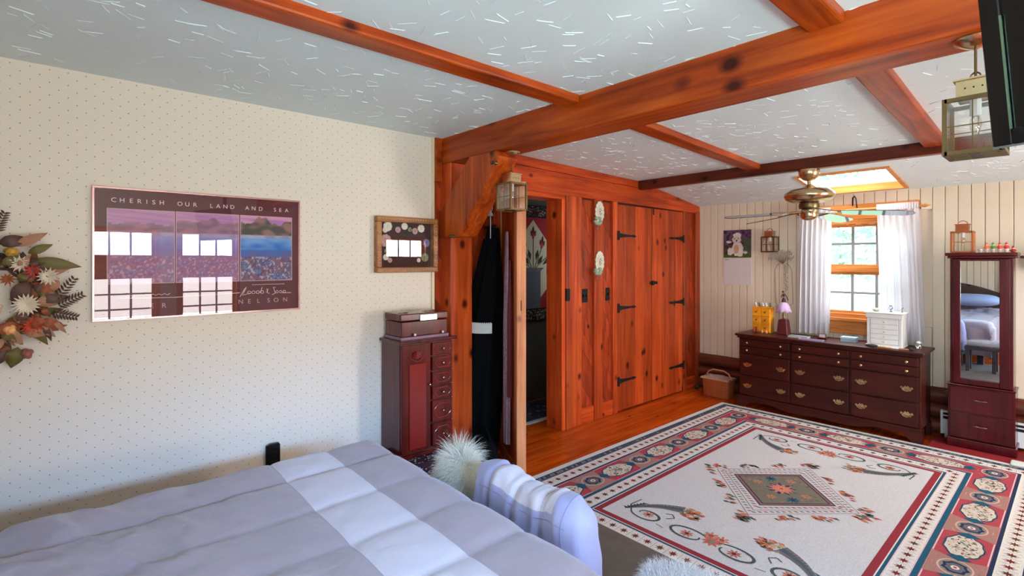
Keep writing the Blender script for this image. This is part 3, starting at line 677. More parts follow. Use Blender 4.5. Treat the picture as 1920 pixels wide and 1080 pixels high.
for s_ in sides(.321):
    n_ = max(2, round(2 * s_[3] / .56))
    for k in range(n_ + 1):
        if k in (0, n_) and s_[1][0] == 1: continue
        t = -s_[3] + k * 2 * s_[3] / n_
        # octagon rosette on scrolled ground
        if 0 < k < n_: rp([frame_pt(s_, t + u, v) for u, v in ((-.13, -.106), (.13, -.106), (.09, 0), (.13, .106), (-.13, .106), (-.09, 0))], S(168, 124, 116), 3)
        for q in range(10):
            a = 2 * PI * q / 10; rp([frame_pt(s_, t + .13 * math.cos(a + o_) * 1.05, .088 * math.sin(a + o_)) for o_ in (0, .25, .5)], rnd.choice((S(196, 130, 120), S(206, 186, 150), S(120, 120, 110))), 4)
        ell(s_, t, .088, .070, S(206, 170, 160), 4.5); ell(s_, t, .080, .062, S(140, 132, 124), 5); ell(s_, t, .062, .05, NAVY, 5.5, 16, .12); ell(s_, t, .046, .036, S(110, 104, 112), 6, 16, .1); ell(s_, t, .02, .017, WHT, 6.5, 10); ell(s_, t, .01, .008, ROSE, 7, 8)
    for k in range(n_):
        t = -s_[3] + (k + .5) * 2 * s_[3] / n_; A = s_[3] / n_ * .50; 
        ell(s_, t, A + .012, .082, S(50, 76, 96), 3.5, 26, .05); ell(s_, t, A, .074, S(208, 198, 184), 4, 26, .05)
        for q in range(150):
            a = rnd.uniform(0, 2 * PI); r0 = math.sqrt(rnd.random()) * .93; u, v = t + A * r0 * math.cos(a), .07 * r0 * math.sin(a); w = rnd.uniform(.006, .014)
            an = rnd.uniform(0, PI); ca, sa = math.cos(an) * w, math.sin(an) * w
            rp([frame_pt(s_, u + ca, v + sa), frame_pt(s_, u - sa * .45, v + ca * .45), frame_pt(s_, u - ca, v - sa), frame_pt(s_, u + sa * .45, v - ca * .45)], rnd.choice(PAL), 4.4 + .05 * (q % 9))
        for e in (-1, 1):
            rp([frame_pt(s_, t + e * (A + .02), -.05), frame_pt(s_, t + e * (A + .055), 0), frame_pt(s_, t + e * (A + .02), .05), frame_pt(s_, t + e * (A - .02), 0)][::1], TEAL, 5)
# field motifs
def strip(pts, w, col, lay):
    for i in range(len(pts) - 1):
        a, b = Vector(pts[i]), Vector(pts[i + 1]); d = b - a
        if d.length < 1e-6: continue
        n_ = Vector((-d.y, d.x)).normalized(); w0 = w(i / (len(pts) - 1)) if callable(w) else w; w1 = w((i + 1) / (len(pts) - 1)) if callable(w) else w
        rp([a - n_ * w0, b - n_ * w1, b + n_ * w1, a + n_ * w0], col, lay)
def flower(x, y, r, col, lay, k=8, c2=None):
    for q in range(k):
        a = 2 * PI * q / k; ca, sa = math.cos(a), math.sin(a)
        rp([(x, y), (x + r * .6 * math.cos(a - .3), y + r * .6 * math.sin(a - .3)), (x + r * ca, y + r * sa), (x + r * .6 * math.cos(a + .3), y + r * .6 * math.sin(a + .3))], col, lay)
    rp([(x + r * .3 * math.cos(2 * PI * q / 8), y + r * .3 * math.sin(2 * PI * q / 8)) for q in range(8)], c2 or BRN, lay + .5)
def scroll(fx, fy, sx, sy):     # a cornucopia and a volute, mirrored by sx / sy
    T = lambda u, v: (fx + sx * u, fy + sy * v)
    def st(pts, w, col, lay): strip([T(*p) for p in pts], w, col, lay)
    horn = [(.0 + .0 * t, 0) for t in (0,)]
    horn = [(.19 - .25 * t, .27 - .10 * t - .13 * t ** 3) for t in [k / 14 for k in range(15)]]
    st(horn, lambda t: .036 * (1 - t) ** .8 + .006, S(118, 112, 112), 2.5); st(horn, lambda t: .016 * (1 - t) + .003, S(84, 96, 104), 3)
    for q in range(44):
        u, v = .22 + rnd.uniform(-.045, .06), .265 + rnd.uniform(-.05, .05); w = rnd.uniform(.014, .028); a = rnd.uniform(-.6, .9)
        rp([T(u, v), T(u + w * math.cos(a - .5), v + w * math.sin(a - .5)), T(u + 1.9 * w * math.cos(a), v + 1.9 * w * math.sin(a)), T(u + w * math.cos(a + .5), v + w * math.sin(a + .5))], rnd.choice((OR_, S(170, 80, 70), OLIVE, S(200, 160, 120))), 3.4 + .1 * (q % 5))
    for q in range(7):
        t = q / 6; rp([T(-.06 + .02 * q * .3, .03 + .02 * q), T(-.09 + .01 * q, .05 + .02 * q), T(-.05 + .01 * q, .06 + .02 * q)], S(70, 84, 86), 3)
    sp = [(.07 + (.10 - .05 * t) * math.cos(PI * 1.15 + 1.9 * PI * t), .06 + (.065 - .03 * t) * math.sin(PI * 1.15 + 1.9 * PI * t)) for t in [k / 22 for k in range(23)]]
    st([(-.06, .2), (-.07, .1)] + sp, lambda t: .004 + .004 * math.sin(PI * t), S(88, 96, 88), 2.6)
    f = T(.075, .065); flower(*f, .038, S(196, 118, 96), 3)
    st([(.17, .10), (.20, .14), (.17, .17), (.14, .15)], .004, S(100, 110, 96), 2.6)
for sx, sy in ((1, 1), (-1, 1), (1, -1), (-1, -1)): scroll(-sx * .46, -sy * 1.0, sx, sy)
for sy in (1, -1):
    for sx in (1, -1):
        cx_, cy_ = sx * .13, -sy * .955
        sp = [(cx_ - sx * (.12 - .05 * t) * math.cos(2.1 * PI * t), cy_ + sy * (.068 - .03 * t) * math.sin(2.1 * PI * t)) for t in [k / 24 for k in range(25)]]
        strip(sp, lambda t: .004 + .004 * math.sin(PI * t), S(84, 94, 90), 2.6); flower(cx_, cy_, .04, S(190, 110, 96), 3)
        flower(sx * .03, -sy * .88, .045, OR_, 3.6, 7, ROSE)
    flower(0, -sy * .93, .055, S(200, 104, 92), 3.8, 9, GRN)
    strip([(-.30, -sy * .99), (-.25, -sy * 1.0)], .003, OLIVE, 2.6); strip([(.30, -sy * .99), (.25, -sy * 1.0)], .003, OLIVE, 2.6)
# centre diamond
def dia(a, b, col, lay): rp([(-a, 0), (0, -b), (a, 0), (0, b)], col, lay)
dia(.435, .50, S(150, 120, 118), 2); dia(.428, .492, CREAM, 2.3); dia(.375, .425, S(130, 100, 100), 2.6); dia(.368, .417, CREAM, 2.9)
dia(.315, .335, S(92, 72, 80), 3.2); dia(.300, .318, S(140, 110, 110), 3.5); dia(.285, .30, S(84, 62, 72), 3.7); dia(.272, .286, S(122, 116, 104), 4)
for a, b, n_, w0 in ((.345, .375, 15, .02), (.40, .458, 17, .016)):
    for sx, sy in ((1, 1), (-1, 1), (1, -1), (-1, -1)):
        for k in range(n_):
            t = (k + .5) / n_; x, y = sx * a * t, sy * b * (1 - t); c_ = rnd.choice((S(176, 96, 90), S(110, 120, 130), S(150, 70, 70), S(120, 110, 100)))
            rp([(x - w0, y - .004), (x, y - .008), (x + w0, y + .006), (x, y + .009)], c_, 3.1)
for k in range(170):
    a = rnd.uniform(-1, 1); b = rnd.uniform(-1, 1)
    if abs(a) + abs(b) < .93: 
        w = rnd.uniform(.006, .014); x, y = a * .27, b * .285; rp([(x - w, y), (x, y - w * .7), (x + w, y), (x, y + w * .7)], rnd.choice((S(190, 120, 84), S(150, 74, 70), S(96, 108, 92), S(70, 90, 96), OLIVE)), 4.3 + .05 * (k % 9))
for x, y in ((-.11, .11), (.11, -.11)): flower(x, y, .042, TEAL, 5, 9, NAVY)
for x, y in ((-.15, 0), (.15, 0), (0, .16), (0, -.16)): flower(x, y, .035, OR_, 5, 7, OLIVE)
flower(0, 0, .095, S(60, 60, 92), 5.2, 9); flower(0, 0, .08, S(206, 128, 112), 5.6, 11, OR_); flower(0, 0, .04, S(216, 150, 110), 6.3, 9, ROSE)
for sx, sy in ((1, 1), (-1, 1), (1, -1), (-1, -1)):
    for k in range(4):
        t = (k + .12) / 3.4; x, y = sx * .50 * t, sy * .565 * (1 - t)
        for q in range(13):
            u, v = x + rnd.uniform(-.03, .03) + (q % 5 - 2) * .014 * sx, y + rnd.uniform(-.02, .02) - (q % 5 - 2) * .018 * sy; w = rnd.uniform(.014, .026)
            rp([(u - w, v), (u, v - w * .5), (u + w * 1.1, v + w * .3 * sy * sx), (u, v + w * .6)], rnd.choice((S(70, 88, 92), S(178, 92, 84), OR_, S(104, 110, 100))), 2.6 + .1 * (q % 5))
tag(obj('oriental_rug', rug, pilem), 'large cream oriental rug with rose and navy borders and a diamond medallion', 'rug')
tag(obj('floor_mat', MB().box(-2.35, .9, .0165, -.15, 2.265, .024), mat('taupe_carpet', S(112, 100, 90), .95, bump=.8, bscale=300, var=.12, vscale=9)), 'grey brown carpet mat between the bed and the oriental rug', 'mat')
tag(obj('red_mat', MB().box(-.84, 5.205, .0008, 0.2, 5.56, .010), mat('red_pile', S(150, 12, 26), .95, bump=.8, bscale=300)), 'bright red mat beneath the tall mirrored cabinet', 'mat')

# ------------------------------------------------------------------ bed
grey_c = mat('lavender_grey_cotton', S(158, 144, 152), .75, bump=.6, bscale=16, sheen=.3, spec=.2)
white_c = mat('pale_lilac_cotton', S(198, 190, 200), .72, bump=.6, bscale=16, sheen=.3, spec=.2)
bed = thing('bed', 'queen bed under a lavender grey quilted comforter with one white stripe', 'bed', (-1.61, .12, 0))
BX0, BX1, BY0, BY1, BT = -2.37, -.86, -.95, 1.18, .612
seX = [-2.1, -1.80, -1.512, -1.22, -.93]; seY = [.676, .915]
def puff(v, lines):
    lines = sorted(lines)
    lo = max([q for q in lines if q <= v], default=v - .3 if not lines else lines[0] - .3); hi = min([q for q in lines if q > v], default=lines[-1] + .3)
    t = (v - lo) / (hi - lo); return max(0, math.sin(PI * min(1, max(0, t)))) ** .28
cm = MB(); nx, ny = 150, 190; DROP = .42; R = .085
xs = [BX0 - DROP + (BX1 - BX0 + 2 * DROP) * i / nx for i in range(nx + 1)]
ys = [BY0 + (BY1 - BY0 + DROP) * j / ny for j in range(ny + 1)]
for L_, tgt in ((ys, seY),):
    for q in tgt:
        k = min(range(len(L_)), key=lambda i: abs(L_[i] - q)); L_[k] = q
def edge(v, lo, hi):     # returns position, drop, edgefactor
    def rnd_(e):
        q = R * PI / 2
        if e <= 0: return 0, 0
        if e < q: a = e / R; return R * math.sin(a), R * (1 - math.cos(a))
        return R, R + (e - q)
    if v < lo + R: d, z = rnd_(lo + R - v); return lo + R - d, z
    if v > hi - R: d, z = rnd_(v - hi + R); return hi - R + d, z
    return v, 0
vs = []; 
for j, y in enumerate(ys):
    for i, x in enumerate(xs):
        X_, zx = edge(x, BX0, BX1); Y_, zy = edge(y, -9, BY1) if y > 0 else (y, 0)
        h = .022 * puff(x, seX)
        if min(abs(y - q) for q in seY) < .05: h *= .55 + .45 * min(1, min(abs(y - q) for q in seY) / .05) ** .5
        wr_ = 0
        if y < .62: wr_ = (.62 - y) / 1.0; wr_ = min(1, wr_)
        nz = mnoise.noise(Vector((x * 5 + y * 2.2, y * 6 - x * 2, 1.3))) * .022 * wr_ + mnoise.noise(Vector((x * 3 - y * 9, y * 3 + x * 2, 5.3))) * .024 * wr_ + mnoise.noise(Vector((x * 14, y * 11, 4))) * .008 * (.35 + wr_) + mnoise.noise(Vector((x * 2, y * 2, 9))) * .008
        nz += .020 * wr_ * (1 - abs(mnoise.noise(Vector((x * 3.5 + y * 1.5, y * 7.5 - x * 3, 7.7)))) * 2.2) ** 3 if abs(mnoise.noise(Vector((x * 3.5 + y * 1.5, y * 7.5 - x * 3, 7.7)))) < .45 else 0
        z = BT + h + nz
        if y < -.35: z += .05 * min(1, (-.35 - y) / .3)
        tot = zx + zy; z = max(z - tot, .16 + .02 * mnoise.noise(Vector((x * 9, y * 9, 0))))
        if zy > R: Y_ += .012 * math.sin(x * 22) + h * .5
        if zx > R: X_ += (.012 * math.sin(y * 24) + .02) * (1 if x > -1.6 else -1) + 0
        vs.append((X_, Y_, z))
fs = []; W1 = nx + 1
for j in range(ny):
    st_ = 1 if seY[0] - .003 <= (ys[j] + ys[j + 1]) / 2 <= seY[1] else 0
    for i in range(nx): cm.add([], []); cm.f.append([j * W1 + i, j * W1 + i + 1, (j + 1) * W1 + i + 1, (j + 1) * W1 + i]); cm.m.append(st_); cm.c.append(None)
cm.v = vs
o = obj('comforter', cm, [grey_c, white_c], bed, smooth=180, solid=.02)
obj('mattress', MB().box(BX0 + .06, BY0, .26, BX1 - .06, BY1 - .07, .56), mat('white_mattress_ticking', S(220, 220, 222), .8), bed, bevel=.03, seg=3)
fm = MB().box(BX0 + .08, BY0, .17, BX1 - .08, BY1 - .12, .26); obj('frame', fm, w_bench, bed, bevel=.005)
for x, y in ((BX0 + .12, BY1 - .2), (BX1 - .12, BY1 - .2), (BX0 + .12, BY0 + .05), (BX1 - .12, BY0 + .05)): obj('leg', MB().box(x - .035, y - .035, 0, x + .035, y + .035, .17), w_bench, bed, bevel=.004)
hb = MB(); N = 20; pts = [(BX0, .25), (BX1, .25)] + [(BX1 - (BX1 - BX0) * k / N, .92 + .2 * math.sin(PI * k / N)) for k in range(N + 1)]
n = len(pts); hb.add([(a, BY0 - .075, b) for a, b in pts] + [(a, BY0 - .03, b) for a, b in pts], [tuple(range(n)), tuple(range(2 * n - 1, n - 1, -1))] + [(i, i + n, (i + 1) % n + n, (i + 1) % n) for i in range(n)])
obj('headboard', hb, wood('brown_headboard_wood', S(60, 40, 32), S(90, 66, 54), S(110, 84, 70), 'X'), bed, bevel=.008)
for k, x in enumerate((-2.0, -1.24)):
    pm = MB().ball((0, 0, 0), (1, 1, 1), 28, 16); b_ = []
    for v in pm.v:
        sg = lambda c, e: math.copysign(abs(c) ** e, c)
        b_.append((x + .35 * sg(v[0], .6), -.62 + .26 * sg(v[1], .6), .84 + .10 * v[2] * (1 - .3 * abs(v[0] * v[1]))))
    pm.v = b_; tag(obj('pillow', pm, mat('blue_pillow_%d' % k, S(150, 165, 195), .8), smooth=180), ['blue pillow at the head of the bed nearer the papered wall', 'blue pillow at the head of the bed, the one the mirror reflects'][k], 'pillow')

# folded comforter lobe over the foot bench
bench = thing('bench', 'charcoal wooden bench standing at the foot of the bed under the bunched quilt', 'bench', (-1.5, 1.36, 0))
obj('seat', MB().box(-2.04, 1.245, .19, -1.12, 1.43, .232), w_bench, bench, bevel=.006)
for x in (-2.0, -1.16):
    for y in (1.27, 1.41): obj('leg', MB().box(x - .02, y - .02, .024, x + .02, y + .02, .19), w_bench, bench, bevel=.003)
lob = MB(); nu, nv = 80, 70; vs = []
LX0, LX1, LY = -1.64, -1.11, 1.335
def lobe_pt(t, a, off=0.):
    x = LX0 + (LX1 - LX0) * t; c_, s_ = math.cos(a), math.sin(a)
    zt = .672 - .004 * t + .012 * math.sin(PI * t * 3); r_end = 1. if t < .80 else math.sqrt(max(0., 1 - ((t - .80) / .20) ** 2.6))
    th = (.088 * (.25 + .75 * r_end) + off) * (1 + .10 * (s_ < 0)); zz = (zt - .236) / 2
    seam = min(abs(t - q) for q in (.16, .42, .68)) / .05; se = 1 - max(0, 1 - seam) * .12
    yy = LY + th * se * math.copysign(abs(c_) ** .6, c_); cz = .236 + zz
    z = cz + (zz * (.74 + .26 * r_end) + off) * math.copysign(abs(s_) ** .8, s_) * (1 - max(0, 1 - seam) * .035 * (s_ > 0)) - (1 - r_end) * .012
    n1 = mnoise.noise(Vector((x * 16, yy * 12, z * 9))); n2 = mnoise.noise(Vector((x * 38, yy * 14, z * 5)))
    return (x + .10 * max(0, .64 - z) * t ** 2 + .010 * n1, yy + .010 * n1 + .004 * n2, z + .006 * n2)
for j in range(nv + 1):
    for i in range(nu): vs.append(lobe_pt(j / nv, 2 * PI * i / nu))
fs = [(j * nu + i, j * nu + (i + 1) % nu, (j + 1) * nu + (i + 1) % nu, (j + 1) * nu + i) for j in range(nv) for i in range(nu)] + [tuple(range(nu)), tuple(range((nv + 1) * nu - 1, nv * nu - 1, -1))]
lob.add(vs, fs)
for k in range(len(lob.f) - 2):
    j, i = divmod(k, nu); a = 2 * PI * (i + .5) / nu
    if .16 < (j + .5) / nv < .80 and math.sin(a) > .55 and math.cos(a) > -.72: lob.m[k] = 1
fold = thing('folded_quilt', 'lavender quilt folded upright over the bench at the foot of the bed', 'quilt', (-1.34, LY, .236))
obj('quilt_body', lob, [mat('lavender_satin', S(150, 148, 180), .6, bump=.25, bscale=14, sheen=.3), white_c], fold, smooth=60)
ribs = MB()
for q in (.16, .42, .68, .88): ribs.tube([lobe_pt(q, a, .0) for a in [PI * (.25 + 1.0 * k / 24) for k in range(25)]], .0018, 5)
ribs.tube([lobe_pt(q_ / 20, PI * .80, .0) for q_ in range(1, 19)], .0018, 5)
obj('piping', ribs, mat('grey_piping', S(130, 126, 160), .8), fold, smooth=True)

# ------------------------------------------------------------------ shaggy fleeces
def fur(name, c, r, n_, L, m, seed, grav=.55, up=0.):
    g = random.Random(seed); mb = MB()
    for k in range(n_):
        th = g.uniform(0, 2 * PI); cz = g.uniform(-.15, 1); sr = math.sqrt(1 - cz * cz)
        d = Vector((sr * math.cos(th), sr * math.sin(th), cz)); p = Vector((c[0] + r[0] * d.x, c[1] + r[1] * d.y, c[2] + r[2] * d.z))
        l_ = L * g.uniform(.5, 1.15) * (1 + up * max(0, cz - .75) * 4); dirv = Vector((d.x / r[0], d.y / r[1], d.z / r[2])).normalized()
        dirv = (dirv + Vector((g.uniform(-.5, .5), g.uniform(-.5, .5), g.uniform(-.3, .5)))).normalized()
        side = dirv.orthogonal().normalized(); side.rotate(Matrix.Rotation(g.uniform(0, 6), 3, dirv)); w = g.uniform(.0008, .0016); ph = g.uniform(0, 6)
        pr = []; pos = p.copy(); dd = dirv.copy(); ns = 5
        for q in range(ns + 1):
            wq = w * (1 - q / (ns + .3)); wob = side.cross(dd) * .004 * math.sin(ph + q * 1.6)
            pr += [pos + wob + side * wq, pos + wob - side * wq]
            dd = (dd + Vector((0, 0, -grav * .35 * (1 - up * max(0, cz - .75))))).normalized(); pos = pos + dd * l_ / ns
        mb.add(pr, [(2 * q, 2 * q + 1, 2 * q + 3, 2 * q + 2) for q in range(ns)])
    return mb
furm = mat('ivory_wool', S(225, 220, 205), .9, sheen=.5); furb = mat('white_wool', S(225, 228, 235), .9, sheen=.5)
t = thing('fleece_cushion', 'shaggy ivory sheepskin cushion at the foot of the bed by the armoire', 'cushion', (-1.86, 1.345, .237))
obj('cushion_body', MB().ball((-1.86, 1.345, .435), (.12, .09, .195), 20, 14), furm, t, smooth=180)
obj('fur', fur('f', (-1.86, 1.345, .44), (.115, .085, .19), 6500, .07, furm, 4, up=.6), furm, t)
st_ = thing('footstool', 'charcoal footstool with a white sheepskin on top at the bottom edge', 'stool', (-.84, 1.48, 0))
obj('seat', MB().box(-1.07, 1.45, .31, -.60, 1.70, .36), w_bench, st_, bevel=.005)
for x in (-1.04, -.78, -.64):
    for y in (1.48, 1.67): obj('leg', MB().box(x - .02, y - .02, .024, x + .02, y + .02, .31), w_bench, st_, bevel=.003)
t = thing('sheepskin', 'white sheepskin throw laid over the footstool', 'throw', (-.84, 1.48, .36))
obj('hide', MB().ball((-.81, 1.575, .385), (.23, .12, .024), 24, 8), furb, t, smooth=180)
obj('fur', fur('f', (-.81, 1.575, .385), (.23, .12, .024), 6500, .045, furb, 8), furb, t)

# ------------------------------------------------------------------ stand, armoire and jewel box by the papered wall
stand = thing('low_chest', 'low dark chest draped with a white dotted cloth beneath the jewellery armoire', 'chest', (-2.87, 1.78, 0))
obj('chest_body', MB().box(-3.07, 1.52, 0, -2.72, 2.03, .24), mat('dark_chest', S(40, 18, 20), .5), stand, bevel=.005)
cloth = MB().box(-3.072, 1.51, .24, -2.705, 2.04, .252, 0, S(44, 20, 34)).box(-2.717, 1.51, .14, -2.705, 2.04, .24, 0, S(44, 20, 34)).box(-3.072, 1.508, .14, -2.705, 1.519, .24, 0, S(44, 20, 34))
for k in range(70):
    y = rnd.uniform(1.53, 2.02); z = rnd.uniform(.15, .235); cloth.flat([(-2.7045, y - .006, z), (-2.7045, y, z - .004), (-2.7045, y + .006, z), (-2.7045, y, z + .004)], S(190, 180, 190))
    x = rnd.uniform(-2.81, -2.71); cloth.flat([(x - .006, y, .2525), (x, y - .006, .2525), (x + .006, y, .2525), (x, y + .006, .2525)], S(190, 180, 190))
obj('cloth', cloth, vcmat('dotted_cloth', .8), stand)
AX, AY0, AY1, AZ0, AZ1 = -2.815, 1.585, 1.975, .254, .995
ar = thing('jewellery_armoire', 'tall mahogany jewellery armoire with side door and six small drawers', 'armoire', (-2.95, 1.78, AZ0))
obj('carcass', MB().box(-3.07, AY0, AZ0 + .02, AX - .018, AY1, AZ1 - .02), w_arm, ar, bevel=.002)
obj('top', MB().box(-3.07, AY0 - .02, AZ1 - .02, AX + .02, AY1 + .02, AZ1), w_arm, ar, bevel=.006, seg=2)
obj('plinth', MB().box(-3.07, AY0 - .01, AZ0, AX + .01, AY1 + .01, AZ0 + .022), w_arm, ar, bevel=.003)
ym = AY0 + .215
dd = obj('door', MB().box(AX - .018, AY0 + .004, AZ0 + .03, AX, ym, AZ1 - .028), w_arm, ar, bevel=.003)
pan = MB().box(AX, AY0 + .055, AZ0 + .05, AX + .006, ym - .035, AZ1 - .15); obj('raised_panel', pan, mat('deep_red_panel', S(122, 22, 20), .18, coat=.5), dd, bevel=.004)
cv = MB()
for k in range(7):
    a = PI * (k + .5) / 7; cv.tube([(AX + .004, AY0 + .11, AZ1 - .12), (AX + .008, AY0 + .11 + .035 * math.cos(a), AZ1 - .115 + .045 * math.sin(a))], [.004, .007], 6)
cv.tube([(AX + .004, AY0 + .055, AZ1 - .105), (AX + .006, AY0 + .085, AZ1 - .13), (AX + .006, AY0 + .11, AZ1 - .137), (AX + .006, AY0 + .135, AZ1 - .13), (AX + .004, AY0 + .165, AZ1 - .105)], .005, 6)
obj('carved_shell', cv, c_arm, dd, smooth=True)
obj('knob', MB().ball((AX + .014, ym - .014, .70), .009), brass, dd, smooth=True)
zs = [AZ1 - .028, .876, .778, .682, .588, .44, .285]
for k in range(6):
    z1, z0 = zs[k] - .004, zs[k + 1] + .004; y0, y1 = ym + .012, AY1 - .006; cy_ = (y0 + y1) / 2; cz = (z0 + z1) / 2
    d = obj('drawer', MB().box(AX - .018, y0, z0, AX + .002, y1, z1), w_arm, ar, bevel=.003)
    hw_, hh = (y1 - y0) * .40, (z1 - z0) * .32
    o8 = [(-hw_, 0), (-hw_ * .6, -hh), (hw_ * .6, -hh), (hw_, 0), (hw_ * .6, hh), (-hw_ * .6, hh)] if k < 4 else [(-hw_, -hh * .4), (-hw_ * .5, -hh), (hw_ * .5, -hh), (hw_, -hh * .4), (hw_, hh * .4), (hw_ * .5, hh), (-hw_ * .5, hh), (-hw_, hh * .4)]
    ln = [(AX + .003, cy_ + a, cz + b) for a, b in o8]; ln.append(ln[0]); obj('moulding', MB().tube(ln, .0035, 6), c_arm, d, smooth=True)
    obj('knob', MB().ball((AX + .014, cy_, cz), .008), brass, d, smooth=True)
jb = thing('jewel_box', 'low burgundy jewel box with a silver plaque on top of the armoire', 'box', (-2.94, 1.78, AZ1))
obj('box_body', MB().box(-3.05, 1.60, AZ1 + .02, -2.84, 1.945, AZ1 + .115), w_arm, jb, bevel=.004)
obj('base', MB().box(-3.055, 1.593, AZ1, -2.832, 1.953, AZ1 + .02), mat('pewter_edge', S(120, 80, 100), .3, coat=.3), jb, bevel=.003)
ld = obj('lid', MB().box(-3.052, 1.596, AZ1 + .12, -2.836, 1.95, AZ1 + .165), w_arm, jb, bevel=.006, seg=2)
obj('plaque', MB().box(-2.836, 1.73, AZ1 + .116, -2.829, 1.86, AZ1 + .155), mat('silver_plaque', S(220, 222, 228), .2, .6), jb, bevel=.003)
for y in (1.69, 1.90): obj('foot_knob', MB().ball((-2.826, y, AZ1 + .032), .009), mat('pearl', S(230, 215, 210), .2), jb, smooth=True)
for y in (1.66, 1.86): obj('lid_ornament', MB().lathe([(.045, 0), (.04, .006), (.03, .008), (.01, .012)], 16, (-2.94, y, AZ1 + .165)), mat('silver_ornament', S(190, 180, 175), .25, .8), ld, smooth=True)
bag = thing('black_bag', 'black soft bag on the floor beside the armoire', 'bag', (-2.72, 2.19, 0))
pm = MB().ball((-2.76, 2.19, .15), (.13, .09, .15), 18, 10); obj('bag_body', pm, black_cloth, bag, smooth=True)
obj('handle', MB().tube([(-2.84, 2.19, .26), (-2.82, 2.19, .33), (-2.74, 2.19, .345), (-2.70, 2.19, .31), (-2.68, 2.19, .24)], .012, 8), black_cloth, bag, smooth=True)
wb_ = thing('wooden_box', 'small dark wooden box on the floor in front of the open door', 'box', (-2.50, 2.12, 0))
obj('box_body', MB().box(-2.62, 2.03, .0165, -2.40, 2.21, .12), w_cherryX, wb_, bevel=.003); obj('lid', MB().box(-2.63, 2.02, .121, -2.39, 2.22, .145), w_cherryX, wb_, bevel=.004)

# ------------------------------------------------------------------ poster
PX = -3.078; pz0, pz1, py0, py1 = 1.213, 1.848, .115, 1.057
po = thing('poster', 'long framed plum poster of sea and mountains lettered in white', 'picture', (PX, .586, pz0))
fr = MB()
for a in ((py0, pz0, py1, pz0 + .009), (py0, pz1 - .009, py1, pz1), (py0, pz0 + .009, py0 + .009, pz1 - .009), (py1 - .009, pz0 + .009, py1, pz1 - .009)): fr.box(PX, a[0], a[1], PX + .02, a[2], a[3])
obj('frame', fr, mat('rose_metal_frame', S(206, 160, 156), .25, .7), po, bevel=.001)
pr = MB().box(PX + .001, py0 + .008, pz0 + .008, PX + .008, py1 - .008, pz1 - .008, 0, S(92, 42, 52))
def lerp(a, b, t): t = max(0, min(1, t)); return tuple(a[i] + (b[i] - a[i]) * t for i in range(3))
def panel(y0, y1, z0, z1, seed, ridge):
    nu, nv = 60, 56; vs = []; cs = []
    pr.flat([(PX + .0085, y0 - .003, z0 - .003), (PX + .0085, y1 + .003, z0 - .003), (PX + .0085, y1 + .003, z1 + .003), (PX + .0085, y0 - .003, z1 + .003)], S(210, 170, 180))
    def colr(u, v):
        Yw = y0 + (y1 - y0) * u; w = mnoise.noise(Vector((Yw * 22, v * 13, seed)))*1.3; w2 = mnoise.noise(Vector((Yw * 90, v * 34, seed + 5))); hz = .71
        rt = hz + .05 + ridge * (.10 + .16 * abs(mnoise.noise(Vector((Yw * 7.5, 0, seed)))) + .05 * mnoise.noise(Vector((Yw * 30, 0, seed))))
        if v > rt: c_ = lerp(S(214, 150, 178), S(170, 120, 180), .5 + 2.2 * mnoise.noise(Vector((Yw * 4, v * 40 + Yw * 9, seed))))
        elif v > hz: c_ = lerp(S(70, 74, 70), S(150, 110, 104), .35 + 1.4 * w + (rt - v) * 1.5)
        elif v > hz - .05: c_ = lerp(S(170, 170, 190), S(130, 140, 170), .5 + w)
        elif v > .47: c_ = lerp(S(30, 110, 190), S(110, 160, 215), (v - .47) / .2 + .5 * w)
        elif v > .36: c_ = lerp(S(90, 90, 150), S(60, 100, 170), (v - .36) / .11 + w)
        else:
            c_ = lerp(S(90, 80, 120), S(126, 90, 110), .5 + 1.6 * w)
            if w2 > .30: c_ = lerp(c_, S(200, 196, 206), .7)
            elif w2 < -.25: c_ = lerp(c_, S(50, 50, 80) if w > 0 else S(90, 150, 200), .6)
        if seed < 5: c_ = lerp(c_, S(196, 140, 176), .42)  # pinkish veil of the glass reflection mixed into the first two panels
        return c_
    for j in range(nv):
        for i in range(nu):
            a0, a1, b0, b1 = i / nu, (i + 1) / nu, j / nv, (j + 1) / nv; Q = [(a0, b0), (a1, b0), (a1, b1), (a0, b1)]
            pr.add([(PX + .009, y0 + (y1 - y0) * u, z0 + (z1 - z0) * v) for u, v in Q], [(0, 1, 2, 3)], 0, [colr(u, v) for u, v in Q])
panel(.172, .437, 1.388, 1.745, 1.5, .35); panel(.447, .733, 1.388, 1.745, 3.1, .9); panel(.744, 1.012, 1.388, 1.745, 6.4, 1.)
obj('print', pr, printm, po)
RT = (PI / 2, 0, PI / 2)
for ch_, y in zip('CHERISHOURLANDANDSEA', (.195, .227, .262, .294, .324, .352, .385, .462, .494, .528, .603, .635, .669, .702, .776, .809, .845, .921, .95, .985)):
    text('letter', ch_, .03, (PX + .0086, y, 1.778), RT, white_txt, po)
for ch_, y in zip('ERNELSON', (.343, .394, .744, .787, .834, .887, .927, .977)): text('letter', ch_, .034, (PX + .0086, y, 1.262), RT, mat('mauve_print', S(196, 160, 170), .6) if y == .343 else bpy.data.materials['mauve_print'], po)
sg = MB()
def ink(pts, w=.0016): sg.tube([(PX + .0092, a, b) for a, b in pts], w, 4)
ink([(.209, 1.318), (.44, 1.312), (.60, 1.318), (.74, 1.322)]); ink([(.74, 1.300), (.765, 1.345), (.772, 1.352), (.762, 1.33), (.752, 1.308), (.79, 1.318)])
x0 = .775
for k in range(4):
    ink([(x0 + .022 * k + .011 + .009 * math.cos(a), 1.322 + .008 * math.sin(a)) for a in [2 * PI * q / 8 for q in range(9)]], .0014)
ink([(.845, 1.318), (.853, 1.35)], .0014); ink([(.875, 1.318), (.885, 1.335), (.878, 1.34), (.882, 1.315), (.893, 1.312)], .0014)
